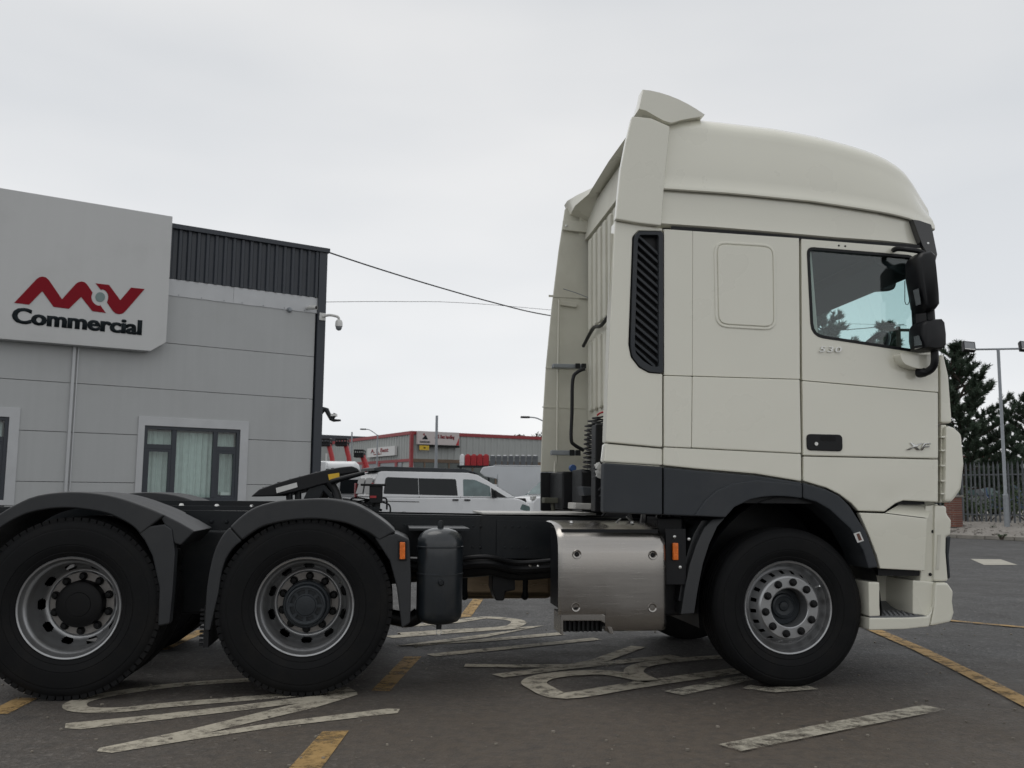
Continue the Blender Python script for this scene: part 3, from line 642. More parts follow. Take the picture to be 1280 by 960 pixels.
# windows
def office_window(x0, x1, z0, z1, xs, label):
    a, b, c, d = x0, x1, z0, z1
    fl = MB(); o = .135
    fl.prism([(a-o, c-.1), (b+o+.05, c-.1), (b+o+.05, d+.19), (a-o, d+.19)], -.03, .02, holes=[[(a, c), (b, c), (b, d), (a, d)]])
    wobj = fl.build('window_surround', flash, wk, bevel=.004)
    fr = MB(); t = .07
    fr.prism([(a, c), (b, c), (b, d), (a, d)], .0, .09, holes=[[(a+t, c+t), (b-t, c+t), (b-t, d-t), (a+t, d-t)]])
    fr.build('window_frame', anth, wobj)
    e = [a+t]+[v for x in xs for v in (x-.05, x+.05)]+[b-t]
    for x in xs: MB().box(x-.05, x+.05, .005, .085, c+t+.002, d-t-.002).build('mullion', anth, wobj, bevel=.006)
    cols = [(e[0], e[1]), (e[2], e[3]), (e[4], e[5])]
    for k, (p, q) in enumerate(cols):
        if k != 1:
            MB().box(p+.002, q-.002, .01, .08, d-.49, d-.39).build('transom', anth, wobj, bevel=.006)
            MB().prism([(p+.002, c+t+.002), (q-.002, c+t+.002), (q-.002, d-.492), (p+.002, d-.492)], .012, .07, holes=[[(p+.055, c+t+.055), (q-.055, c+t+.055), (q-.055, d-.545), (p+.055, d-.545)]]).build('sash', anth, wobj)
            MB().face([(p, .05, c+t), (q, .05, c+t), (q, .05, d-.4), (p, .05, d-.4)]).build('pane', officeg, wobj, smooth=False)
            MB().face([(p, .05, d-.39), (q, .05, d-.39), (q, .05, d-t), (p, .05, d-t)]).build('pane', officeg, wobj, smooth=False)
        else:
            MB().face([(p, .05, c+t), (q, .05, c+t), (q, .05, d-t), (p, .05, d-t)]).build('pane', officeg, wobj, smooth=False)
    rows = []
    nn = 160
    for i in range(nn+1):
        s = a+t+(b-a-2*t)*i/nn; y = .22+.022*math.sin(s*46+1.3*math.sin(s*5))+.008*math.sin(s*97)
        rows.append([(s, y, c), (s, y, d-.1)])
    MB().grid(rows).build('curtain', curtain, wobj, angle=80)
    MB().box(a, b, .3, .32, c, d).build('room_backing', mat('room_wall', (.30, .31, .31), .9), wobj)
    return wobj
office_window(-3.76, -1.70, 1.05, 2.64, [-3.13, -2.24], 'w')
office_window(-8.5, -6.33, 1.05, 2.68, [-7.9, -7.0], 'w')
MB().box(-2.05, -1.84, .085, .19, 1.12, 1.24).build('paper_stack', white_st, wk)
# signboard: a thing hung on the wall
sg = thing('sign_board', 'big grey MV Commercial signboard with red logo on the workshop wall', 'sign', BO, BAZ)
SY = -.30
SB = MB().prism([(-6.83, 4.18), (-3.79, 4.2), (-3.48, 4.42), (-3.48, 7.19), (-6.83, 7.19)], SY, -.012).build('board', signm, sg, bevel=.012)
def logo(pts, m, nm): 
    P = [B(x*210/1280, 320+y*140/853.3, SY) for x, y in pts]
    MB().prism(P, SY-.010, SY+.004).build(nm, m, sg, smooth=False)
arc = lambda cx, cy, r, a0, a1, n=10: [(cx+r*math.cos(math.radians(a0+(a1-a0)*i/n)), cy+r*math.sin(math.radians(a0+(a1-a0)*i/n))) for i in range(n+1)]
logo([(108, 357), (280, 175), (300, 162), (325, 157), (350, 163), (372, 183), (472, 330), (578, 212), (598, 199), (622, 194), (645, 200), (662, 215), (704, 278)] + arc(763, 313, 67, 212, 92, 8) + [(762, 373), (806, 434), (703, 420), (618, 312), (525, 402), (408, 388), (322, 268), (222, 371)], logo_red, 'logo_letter')
logo([(727, 208), (830, 220), (916, 337), (998, 241), (1102, 252), (956, 420), (935, 438), (905, 444), (878, 436), (858, 418), (815, 354)] + arc(763, 313, 62, 20, -70, 8) + [(768, 258)], logo_red, 'logo_letter')
logo(arc(763, 313, 37, 0, 342, 18), logo_teal, 'logo_dot')
tx0, tz0 = B(16, 404, SY); tx1, tz1 = B(178, 417, SY)
# the word below the mark
_a = B(15.5, 383.5, SY); _b = B(15.5, 403.5, SY); _c = B(178, 399.5, SY); _d = B(178, 419, SY)
zb = _b[1]; zt = _a[1]
text('lettering', 'Commercial', logo_dark, sg, _a[0], _c[0], _b[1]-.005, _a[1], SY-.002, bold=.025, extrude=.008, skew=_d[1]-_b[1], fat=.012)
# cameras on the corner
c1 = thing('bullet_camera', 'small white bullet security camera under the roof flashing', 'security camera', BO+BD*(-.22)+BN*(-.02)+Vector((0, 0, 5.60)), BAZ)
MB().tube([(0, 0, 0), (0, -.07, -.01)], .035, 10).build('mount', white_st, c1); MB().tube([(.02, -.09, 0), (.10, -.30, -.03)], .052, 12).build('housing', white_st, c1)
MB().tube([(.10, -.301, -.03), (.102, -.306, -.031)], .040, 12).build('lens', blackg, c1)
c2 = thing('dome_camera', 'white dome security camera on a bracket arm at the workshop corner', 'security camera', BO+BD*.14+BN*(-.06)+Vector((0, 0, 5.42)), BAZ)
MB().box(-.08, .08, -.04, 0, -.09, .09).build('wall_plate', white_st, c2, bevel=.01)
MB().tube(smoothpath([(0, -.04, 0), (.12, -.16, .03), (.30, -.22, .0), (.34, -.22, -.08)]), .032, 8).build('arm', white_st, c2)
MB().lathe([(.001, .02), (.06, .015), (.085, -.03), (.088, -.14), (.001, -.14)], 20, (.34, -.22, -.09), 'z').build('body', white_st, c2)
MB().lathe([(.075, 0), (.07, -.05), (.045, -.085), (.001, -.098)], 20, (.34, -.22, -.232), 'z').build('dome', mat('dome_grey', (.18, .19, .2), .25), c2)
c3 = thing('wall_lamp', 'small round grey fitting on the wall left of the bullet camera', 'wall fitting', BO+BD*(-.66)+BN*(-.01)+Vector((0, 0, 5.50)), BAZ)
MB().lathe([(.001, -.08), (.04, -.075), (.06, -.03), (.062, .02)], 16).build('body', galv, c3)
random.seed(9)
for s, z in ((-3.95, 2.6), (-3.95, 1.9), (-1.42, 2.3), (-1.42, 1.6), (-.5, 2.34)): pass

# ================================================================== TRACTOR UNIT
tk = thing('tractor_unit', 'cream six wheel lorry tractor unit without a trailer, standing on the painted yard', 'lorry', TO, YAW)
VC = 1.185                                     # centre line
NS = -0.06; FS = 2.43                          # near and far skin
random.seed(1)

# ---- wheels
def tyre_prof(R, w, v0=0.0):
    pts = [(.288, .022), (.300, .004), (.312, -.006), (.330, -.016), (.334, -.0145), (.345, -.022), (.372, -.030), (.376, -.0275), (.380, -.031)]
    k = (R-.38)
    pts += [(.38+k*.30, -.033), (.38+k*.52, -.030), (.38+k*.56, -.0255), (.38+k*.62, -.026), (.38+k*.78, -.016), (.38+k*.82, -.010), (.38+k*.92, .004), (R-.004, .014), (R, .026)]
    n = 4; t0 = .026; t1 = w-.026-.03
    for i in range(n):
        a = t0+(t1-t0)*(i+1)/(n+1); pts += [(R+.001, a-.007), (R-.013, a-.004), (R-.013, a+.004), (R+.001, a+.007)]
    pts += [(R, t1), (R-.004, t1+.014), (.38+k*.75, w-.018), (.38+k*.3, w), (.33, w-.012), (.30, w-.03), (.288, w-.05)]
    return [(r, v+v0) for r, v in pts]
def make_wheel(kind, R):
    front = kind == 'front'
    if front:
        pr = [(.286, .036), (.300, .014), (.3045, 0), (.300, -.007), (.291, -.004), (.285, .010), (.281, .034), (.270, .048), (.258, .072), (.249, .083), (.242, .078),
              (.237, .066), (.231, .048), (.225, .030), (.218, .012), (.211, -.004), (.204, -.015), (.196, -.02), (.132, -.02), (.126, -.016), (.123, .0), (.123, .13)]
        sk = lambda i, k: (11 <= i <= 13 and (k % 6) in (1, 2)) or (i == 12 and (k % 6) == 0 and False)
    else:
        pr = [(.286, .036), (.300, .014), (.3045, 0), (.300, -.007), (.291, -.004), (.285, .010), (.281, .032), (.273, .044), (.263, .052), (.258, .074), (.255, .14), (.252, .195),
              (.250, .206), (.247, .216), (.2435, .225), (.2395, .2335), (.235, .241), (.230, .2475), (.2245, .253), (.2185, .2575), (.212, .261), (.206, .263), (.202, .2625), (.198, .258), (.192, .252), (.192, .28)]
        def sk(i, k):
            if not 11 <= i <= 19: return False
            return ((i-15)/3.9)**2+(((k % 24)-11.5)/5.6)**2 < 1
    w = MB().lathe(pr, 120 if front else 240, skip=sk).build('wheel', steel, tk, angle=26 if front else 40)
    t = MB(); t.lathe(tyre_prof(R, .30 if front else .285), 96)
    if not front: t.lathe([(r, .63-v) for r, v in tyre_prof(R, .285)], 96)
    t.build('tyre', rubber, w, angle=25)
    # shoulder blocks of the tread
    tb = MB(); n_ = 72
    for v0_ in (() if front else (.0, .56)):
        for k in range(n_):
            a = 2*PI*k/n_; mt = Matrix.Translation((R*math.cos(a), v0_, R*math.sin(a))) @ Matrix.Rotation(-a, 4, 'Y')
            tb.box(-.030, -.0015, -.0085, .03, -.0185, .0185, mt)
    if not front: tb.build('tread_blocks', rubber, w)['kind'] = 'stuff'
    else: tb.bm.free()
    # dark brake drum seen through the openings
    MB().lathe([(.001, .21), (.215, .21), (.235, .24), (.24, .30)] if front else [(.10, .32), (.235, .32), (.24, .62)], 48).build('brake_drum', chassis, w)
    if front:
        MB().lathe([(.122, .125), (.118, .09), (.085, .085), (.078, .070), (.066, .066), (.060, .072), (.035, .075), (.028, .066), (.001, .064)], 48).build('hub', hubm, w)
        nr, nv, nl = .1675, -.02, .020
    else:
        MB().lathe([(.194, .258), (.192, .2545), (.125, .2545), (.12, .28)], 64).build('wheel_disc', disc, w)
        if kind == 'mid':
            h = MB().lathe([(.150, .256), (.147, .120), (.140, .112), (.130, .112), (.126, .070), (.121, .062), (.112, .060)], 64).build('hub', hubm, w, angle=30)
            f = MB()
            f.lathe([(.112, .060), (.106, .062)], 80); f.lathe([(.064, .062), (.060, .054), (.030, .052), (.001, .052)], 80)
            f.lathe([(.106, .062), (.098, .0625), (.085, .0625), (.072, .0625), (.064, .062)], 80, skip=lambda i, k: i in (1, 2) and (k % 10) in (1, 2, 3, 4, 5, 6, 7))
            f.lathe([(.108, .061), (.105, .085), (.062, .085), (.062, .061)], 48)
            f.build('hub_cap', hubm, w, angle=30)
        else:
            MB().lathe([(.145, .256), (.142, .195), (.137, .182), (.124, .175), (.075, .172), (.072, .168), (.045, .166), (.001, .166)], 64).build('hub', nutm, w, angle=30)
        nr, nv, nl = .1675, .2545, .026
    a0 = {'front': .15, 'mid': .28, 'rear': .0}[kind]
    nb = MB(); nb.lathe([(.026, .0), (.026, -.006), (.0205, -.009), (.0195, -nl-.004), (.015, -nl-.010), (.001, -nl-.011)], 12)
    n0 = nb.build('wheel_nut', nutm, w, angle=30)
    for k in range(10):
        o = n0 if k == 0 else n0.copy()
        if k: COL.objects.link(o)
        a = a0+2*PI*k/10; o.location = (nr*math.cos(a), nv, nr*math.sin(a))
    MB().tube([(.2, .02 if front else .13, .13), (.215, -.015 if front else .09, .14)], .006, 8).build('valve', bright, w)
    return w
RF, RR = .518, .541
ZS = lambda u: -0.0  # ground is level under the truck
U_MID, U_REAR = -3.134, -4.524
wf = make_wheel('front', RF); wf.location = (0, 0, RF)
wm = make_wheel('mid', RR); wm.location = (U_MID, 0, RR)
wr = make_wheel('rear', RR); wr.location = (U_REAR, 0, RR); wr.rotation_euler = (0, .3, 0)
for src, u, R in ((wf, 0, RF), (wm, U_MID, RR), (wr, U_REAR, RR)):
    c = copy_tree(src, tk); c.location = (u, 2*VC, R); c.rotation_euler = (0, 0, PI)
for u, R in ((0, RF), (U_MID, RR), (U_REAR, RR)):
    a = MB(); a.tube([(u, .25, R), (u, 2.12, R)], .075, 14)
    if u: a.lathe([(.001, -.2), (.12, -.19), (.2, -.1), (.22, 0), (.2, .1), (.12, .19), (.001, .2)], 20, (u, VC, R), 'v')
    a.build('axle', chassis, tk)
MB().tube([(U_MID+.2, VC, .6), (-1.2, VC, .74)], .06, 12).build('propshaft', chassis, tk)
MB().tube([(U_REAR+.2, VC, .58), (U_MID-.2, VC, .58)], .055, 12).build('propshaft', chassis, tk)

# ---- chassis rails
RZT = lambda u: 1.084+(-1.454-u)*0.0118
def rail(v, s):
    ua, ub = -5.35, 1.0; h = .30
    b = MB(); rows = []
    for u in (ua, ub):
        z = RZT(u); rows.append([(u, v+s*.075, z), (u, v, z), (u, v, z-h), (u, v+s*.075, z-h), (u, v+s*.075, z-h+.009), (u, v+s*.009, z-h+.009), (u, v+s*.009, z-.009), (u, v+s*.075, z-.009)])
    b.grid(rows, True, True); r = b.build('chassis_rail', chassis, tk, bevel=.003)
    bb = MB()
    for u0 in [-2.03+i*.052 for i in (0, 1)]+[-1.80+i*.052 for i in range(4)]+[-2.60, -2.52, -3.6, -3.5, -3.75, -3.85, -4.0, -4.1]:
        for zz in (.075, .225): bb.lathe([(.001, -.018), (.010, -.017), (.014, -.010), (.014, 0)], 8, (u0, v+(0 if s > 0 else 0), RZT(u0)-zz))
    bb.build('rail_bolts', chassis, r)['kind'] = 'stuff'
    return r
rail(.76, 1); rail(1.61, -1)
for u in (-5.2, -4.4, -3.9, -3.4, -2.35, -1.5, -.6, .4):
    MB().box(u-.04, u+.04, .772, 1.60, RZT(u)-.26, RZT(u)-.04).build('cross_member', chassis, tk)
# fishplate on the outside of the rail, brackets, hoses
MB().prism([(-2.72, RZT(-2.7)-.015), (-1.98, RZT(-2)-.015), (-1.98, RZT(-2)-.29), (-2.72, RZT(-2.7)-.29)], .745, .758).build('fish_plate', chassis, tk, bevel=.002)
MB().prism([(-1.86, RZT(-1.8)-.03), (-1.42, RZT(-1.4)-.03), (-1.42, RZT(-1.4)-.30), (-1.86, RZT(-1.8)-.30)], .745, .758).build('fish_plate', chassis, tk, bevel=.002)
def cap(u0, u1, w, dz, m, nm):
    MB().prism([(u0, RZT(u0)+.001), (u1, RZT(u1)+.001), (u1, RZT(u1)+dz), (u0, RZT(u0)+dz)], .755, .76+w).build(nm, m, tk, bevel=.002)
MB().box(-4.9, -2.7, .80, .84, RZT(-4)+.0, RZT(-4)+.03).build('mounting_angle', chassis, tk)
MB().box(-4.9, -2.7, 1.54, 1.60, RZT(-4)+.005, RZT(-4)+.06).build('mounting_angle', chassis, tk)
MB().box(-4.5, -3.4, 1.05, 1.07, 1.10, 1.135).build('cable_tray', bright, tk)
for i in range(6):
    u = -4.55+i*.24; MB().lathe([(.001, .016), (.012, .014), (.018, 0)], 10, (u, .815, RZT(u)+.03), 'z').build('bolt_head', bright, tk)
# light deck plate behind the cab
dp = MB().box(-1.96, -1.12, .79, 1.58, 1.097, 1.112).build('deck_plate', alu, tk, bevel=.003)
MB().box(-1.36, -1.06, .60, .88, 1.09, 1.135, Matrix.Rotation(.04, 4, 'Y')).build('deck_step', alu, tk, bevel=.006)
# hoses and lines under the rail
for k, (a, z0, r) in enumerate(((.70, .745, .035), (.78, .70, .045), (.90, .76, .03), (.66, .79, .018))):
    MB().tube(smoothpath([(-2.7, a, z0), (-2.3, a+.02, z0-.02), (-1.95, a-.02, z0+.015), (-1.7, a+.03, z0-.03), (-1.35, a, z0)]), r, 10).build('hose', black, tk)
MB().tube(smoothpath([(-2.15, .74, .765), (-1.95, .70, .79), (-1.8, .72, .76)]), .024, 10).build('metal_pipe', galv, tk)
for i, u in enumerate((-1.62, -1.56)):
    MB().lathe([(.001, -.03), (.014, -.026), (.016, 0)], 10, (u, .72, .745-.01*i)).build('pipe_fitting', bright, tk)
MB().prism(TP([(616, 700), (644, 700), (644, 738), (632, 740), (630, 751), (620, 751), (615, 736)], .85), .85, 1.1).build('gearbox_bracket', black, tk, bevel=.01)
# far side alloy fuel tank
tk_pts = rc([(-3.0, .375), (-1.24, .375), (-1.24, .95), (-3.0, .95)], .09)
MB().box(-2.20, -1.25, 1.78, 2.40, .385, .93).build('fuel_tank', ground_tinted_alloy, tk, bevel=.07, seg=4)
for u in (-2.0, -1.5): MB().box(u-.03, u+.03, 1.77, 2.41, .378, .94).build('tank_strap', chassis, tk, bevel=.07, seg=4)

# ---- air tank
au0, az1 = T(521, 672, .0); ac = -2.297; ar = .148
AV = .10
t = MB().lathe([(.001, 1.025), (.05, 1.022), (.100, 1.008), (.130, .985), (.144, .955), (.147, .925), (.147, .500), (.141, .465), (.12, .436), (.08, .422), (.001, .416)], 48, (ac, AV, 0), 'z').build('air_tank', tankm, tk)
for z in (.905, .735): MB().lathe([(.148, .006), (.152, .004), (.152, -.004), (.148, -.006)], 48, (ac, AV, z), 'z').build('weld_band', tankm, t)
MB().lathe([(.001, 0), (.02, .0), (.02, .03), (.012, .05), (.001, .05)], 10, (ac, AV, 1.02), 'z').build('valve_fitting', chassis, t)
MB().lathe([(.001, -.03), (.013, -.03), (.02, -.02), (.02, .01)], 12, (ac, AV-.147, .69)).build('side_port', chassis, t)
MB().tube([(ac, AV, .42), (ac, AV, .385)], .018, 10).build('drain_valve', chassis, t)
MB().lathe([(.014, -.003), (.018, -.003), (.018, .003), (.014, .003), (.014, -.003)], 14, (ac, AV, .365)).build('drain_ring', bright, t)
MB().box(ac-.20, ac+.19, .12, .76, 1.005, 1.02).build('tank_bracket', chassis, tk)
MB().box(ac-.12, ac+.1, .20, .76, .62, .70).build('tank_bracket', chassis, tk)

# ---- exhaust cover
ex = T(699, 700); 
EU0, EU1 = T(699, 700)[0]-.005, T(835.5, 720)[0]; EZ1 = T(760, 668)[1]; EZ0 = T(766, 790)[1]; EZC = T(730, 768)[1]
EUC = T(760, 770)[0]
# profile in (v, z) swept along u : a sheet folded over the top
prof = [(.42, EZ1+.075), (.20, EZ1+.070), (.09, EZ1+.055), (.02, EZ1+.025), (-.035, EZ1-.015), (-.062, EZ1-.06), (-.070, EZ1-.12), (-.072, EZ1-.25), (-.072, EZC+.05), (-.066, EZC)]
prof2 = prof[:-1]+[(-.070, EZ0+.05), (-.060, EZ0+.012), (-.02, EZ0)]
eb = MB()
us = [EU0, EU0+.02, EU0+.05, EUC-.02]
eb.grid([[(u, v+(.02 if u == EU0 else 0), z-(.006 if u == EU0 else 0)) for v, z in prof] for u in us])
us2 = [EUC-.02, EUC+.1, EU1-.10, EU1-.05, EU1-.015, EU1]
ins = {EU1-.05: .004, EU1-.015: .025, EU1: .07}
eb.grid([[(u, v+ins.get(u, 0), z-ins.get(u, 0)*.5*(1 if v > 0 else 0)) for v, z in prof2] for u in us2])
exo = eb.build('exhaust_cover', brushed, tk, weld=True, angle=50)
eb2 = MB().box(EU0+.03, EU1-.05, .0, .42, EZC+.02, EZ1+.03).build('silencer_body', black, exo)
MB().prism([(EUC-.03, EZ0+.03), (EU1-.06, EZ0+.03), (EU1-.06, EZC+.1), (EUC-.03, EZC+.1)], -.0, .42).build('silencer_base', black, exo)
fl = TP([(701, 767), (751, 767), (757, 769), (762, 776), (767, 792), (762, 792), (757, 780), (751, 776), (704, 776), (704, 793), (701, 793)], -.06)
MB().prism(fl, -.066, .2).build('outlet_frame', brushed, exo, bevel=.004)
g0 = T(705, 777, -.02); g1 = T(756, 791, -.02)
MB().box(g0[0], g1[0], .06, .12, g1[1], g0[1]).build('outlet_backing', black, exo)
for i in range(9):
    u = g0[0]+(g1[0]-g0[0])*(i+.5)/9; MB().box(u-.006, u+.006, .02, .058, g1[1]+.002, g0[1]-.002).build('outlet_slat', black, exo)
for x, y in ((721, 693), (816, 694), (719.6, 759), (815.3, 759.5)):
    u, z = T(x, y, -.07)
    MB().lathe([(.030, -.003), (.027, -.008), (.020, -.004), (.017, .012), (.001, .014)], 20, (u, -.071, z)).build('cover_bolt', brushed, exo)
    MB().lathe([(.001, -.001), (.0165, -.0008), (.017, .006)], 16, (u, -.0705, z+.001)).build('bolt_recess', nutm, exo)
for x, y in ((714, 664), (790, 664)):
    u, z = T(x, y, .15); MB().lathe([(.001, .016), (.012, .012), (.014, 0)], 10, (u, .14, EZ1+.066), 'z').build('cover_screw', bright, exo)

# ---- mudguards
def sp3(p): return sp2(p, 3)
def guard_arc(outer, inner, v0, v1, nm):
    pts = outer+list(reversed(inner)); return MB().prism(pts, v0, v1).build(nm, guard, tk, bevel=.012)
mo = TP(sp3([(255, 789), (258, 735), (266, 694), (276, 672), (287, 659), (303, 644), (321, 633), (345, 626.5), (365, 624.5), (402, 623), (425, 625.5), (443, 630), (458, 637), (471, 645.5), (484, 655), (495, 665)]), -.03)
mi = TP(sp3([(273, 742), (277, 716), (283, 698), (292, 685), (302.5, 676), (318, 664.5), (334, 657), (362, 651), (390, 649), (413, 651), (434, 655), (451, 662), (465, 669), (478, 683), (487, 701)]), -.03)
seam = 4
# top piece with its lip, then the two legs
top_o = mo[12:]
mg = MB().prism(top_o+[T(474, 676, -.03)]+list(reversed(mi[12:37])), -.03, .62).build('mudguard', guard, tk, bevel=.016, seg=3)
MB().prism(mo[:13]+list(reversed([T(262+0, 789, -.03)]+mi[:13])), -.025, .60).build('mudguard_leg', guard, mg, bevel=.012)
MB().prism(TP([(468, 672), (495, 666.5), (512, 674), (514, 720), (513, 779), (502, 786), (496, 735), (487, 701)], -.025), -.025, .60).build('mudguard_leg', guard, mg, bevel=.012)
ll = TP([(499, 677), (507, 677), (507, 699.5), (499, 699.5)], -.04)
mk = MB().prism(inset(ll, .003), -.058, -.02).build('marker_light', amber, mg, bevel=.004)
MB().prism(inset(ll, -.006), -.042, -.01).build('marker_frame', black, mk, bevel=.002)
for z in (.92,): pass
ro_ = TP(sp3([(-62, 700), (-40, 672), (-20, 655), (0, 642), (19, 630.5), (47, 619), (87, 614.5), (125, 617), (152, 623), (175, 631), (193, 638), (206, 644)]), -.03)
ri_ = TP(sp3([(-45, 710), (-25, 684), (-5, 664), (31, 643), (78, 635), (125, 640), (147, 647.5), (165.6, 658), (175, 668)]), -.03)
mgr = MB().prism(ro_+list(reversed(ri_)), -.03, .62).build('mudguard', guard, tk, bevel=.016, seg=3)
MB().prism(TP([(168, 660), (206, 655), (215, 661), (219, 690), (216, 740), (212, 780), (197, 783), (199, 735), (190, 695), (180, 675)], -.025), -.025, .06).build('mudguard_leg', guard, mgr, bevel=.012)
MB().prism(TP([(196, 639.5), (206, 643.5), (225, 653), (244, 664), (237, 671), (226, 682), (218, 680), (206, 657)], -.01), -.012, .58).build('mudguard_wing', guard, mgr, bevel=.012)
for src in (mg, mgr):
    c = copy_tree(src, tk); c.scale = (1, -1, 1); c.location = (0, 2*VC, 0)
# guard stays
for u in (U_MID, U_MID+.42, U_REAR+.4, U_REAR): MB().tube([(u, .3, .98), (u, .76, .95)], .022, 8).build('guard_stay', chassis, tk)
# mud flap with spikes between the rear wheels
fu = T(258, 800, 0)
flp = MB().box(U_MID-.60, U_MID-.57, .0, .60, .30, .55).build('mud_flap', black, tk)
for i in range(9): MB().box(U_MID-.625, U_MID-.601, .0, .03, .31+i*.026, .322+i*.026).build('flap_rib', black, flp)
# dark suspension mass behind the wheels: springs, air bags, brackets
for u in (U_MID, U_REAR):
    for v in (.62, 1.75):
        MB().lathe([(.001, -.14), (.12, -.14), (.14, -.09), (.13, -.03), (.145, 0), (.13, .03), (.14, .09), (.12, .14), (.001, .14)], 20, (u+.38, v, .72), 'z').build('air_spring', rubber, tk)
        MB().prism([(u-.5, .44), (u+.5, .50), (u+.5, .56), (u-.5, .52)], v-.05, v+.05).build('trailing_arm', chassis, tk, bevel=.01)
MB().box(-4.05, -3.62, .66, .75, .42, .98).build('suspension_hanger', chassis, tk, bevel=.02)
MB().box(-4.05, -3.62, 1.62, 1.72, .42, .98).build('suspension_hanger', chassis, tk, bevel=.02)
MB().tube(smoothpath([(-2.74, .30, .47), (-2.5, .3, .42), (-2.42, .3, .45)]), .05, 12).build('support_tube', black, tk)

# ---- fifth wheel coupling
def fwp(x, y, v=.72): return T(x, y, v)
fp = [fwp(*p) for p in ((313, 621), (324, 611.5), (345, 604), (365, 598), (388, 592), (409, 587), (425, 584), (440, 582.5), (448, 586), (449, 590), (437, 592), (424, 594), (412, 604), (402, 606), (385, 611), (370, 615), (354, 618.5), (340, 620.5))]
fw = MB().prism(fp, .72, 1.66).build('fifth_wheel', black, tk, bevel=.012)
MB().prism([fwp(*p) for p in ((345, 610), (371, 603), (372, 609), (346, 616.5))], .712, .7195).build('white_sticker', white_st, fw)
MB().prism([fwp(*p) for p in ((410, 593), (424, 591), (424.5, 597.5), (411.5, 600))], .712, .7195).build('yellow_sticker', yellow_st, fw)
hb = fwp(414, 602, .68); he = fwp(456, 591, .62)
MB().tube([(hb[0], .70, hb[1]), ((hb[0]+he[0])/2, .64, (hb[1]+he[1])/2), (he[0], .62, he[1])], [.018, .018, .014], 10).build('release_handle', black, fw)
for x0, x1, yb, yt in ((378, 402, 626, 604), (404, 425, 626, 600)):
    pass
MB().prism([fwp(*p) for p in ((377, 628), (386, 608), (392, 598), (402, 600), (410, 612), (424, 628), (416, 628), (404, 614), (398, 628))], .74, .80).build('pedestal', chassis, fw, bevel=.01)
MB().prism([fwp(*p) for p in ((377, 628), (386, 608), (392, 598), (402, 600), (410, 612), (424, 628), (416, 628), (404, 614), (398, 628))], 1.57, 1.63).build('pedestal', chassis, fw, bevel=.01)
for x in (360, 371): 
    a = fwp(x, 612); b_ = fwp(x+1, 630); MB().tube([(a[0], .8, a[1]), (b_[0], .8, b_[1]-.03)], .024, 10).build('support_leg', chassis, fw)
a = fwp(409, 600); b_ = fwp(424, 630)
MB().tube(smoothpath([(a[0], .75, a[1]), (a[0]+.06, .74, a[1]-.08), (b_[0], .72, b_[1])]), .03, 10).build('curved_bracket', black, fw)
MB().box(-3.55, -2.75, .77, 1.60, RZT(-3.1)+.012, RZT(-3.1)+.03).build('base_plate', chassis, fw)
random.seed(12)
gb = MB()
for i in range(60):
    k = random.random(); u = fp[1][0]+(fp[6][0]-fp[1][0])*k; z = fp[1][1]+(fp[6][1]-fp[1][1])*k+.004
    gb.lathe([(.001, .012), (.014, .009), (.022, -.012)], 7, (u, random.uniform(.74, 1.6), z), 'z')
gb.build('grease_lumps', black, fw)['kind'] = 'stuff'
# coupling lead box on a stalk
bx0 = T(462, 607, .9); bx1 = T(478, 629, .9)
cb = MB().box(bx0[0], bx1[0], .86, .96, bx1[1], bx0[1]).build('work_lamp_box', black, tk, bevel=.006)
u0, z0 = T(451, 606, .9); u1, _ = T(483, 606, .9)
MB().box(u0, u1, .84, .98, z0-.008, z0+.008).build('box_lid', black, cb, bevel=.003)
u0, z0 = T(462.5, 621, .86); MB().box(u0, u0+.045, .853, .8595, z0-.008, z0+.008).build('red_strip', redp, cb)
MB().tube([((bx0[0]+bx1[0])/2, .91, bx1[1]), ((bx0[0]+bx1[0])/2, .91, 1.09)], .022, 8).build('stalk', black, cb)
for i, (x, y) in enumerate(((482, 628), (486, 636), (446, 633), (440, 628), (455, 634))):
    u, z = T(x, y, .95); MB().tube(smoothpath([(bx0[0]+.03, .92, bx1[1]+.02), (u, .92+.02*i, z+.03), (u+.01, .9, z-.05)]), .007, 6).build('cable', black, cb)
# lines looping behind the fifth wheel
for i in range(4):
    u, z = T(430+i*9, 634, 1.0); MB().tube(smoothpath([(u-.1, .95+i*.05, 1.10), (u, .97, 1.19-.015*i), (u+.12, .95, 1.12)]), .010, 6).build('air_line', black, tk)

# ---- cab shell
BU = -0.85                                     # rear wall of the cab
def mir(v): return 2*VC-v
sh = MB()
MB().box(BU, .98, -.02, 2.39, 1.20, 1.298).build('cab_floor', black, tk)
sh.box(BU, BU+.03, .03, 2.34, 1.225, 3.66)      # rear wall
sh.box(1.02, 1.10, .06, 2.31, 1.0, 2.12)       # front wall below the windscreen
sh.box(BU, .06, -.005, .03, 1.30, 3.02)        # inner side wall of the sleeper
sh.box(BU, .06, 2.34, 2.375, 1.22, 3.02)
sh.box(.06, 1.02, -.005, .03, 1.30, 2.18)
sh.box(.06, 1.02, 2.34, 2.375, 1.22, 2.18)
sh.box(BU, 1.0, .0, 2.37, 3.0, 3.04)           # roof
cab = sh.build('cab_shell', cream_dull, tk)
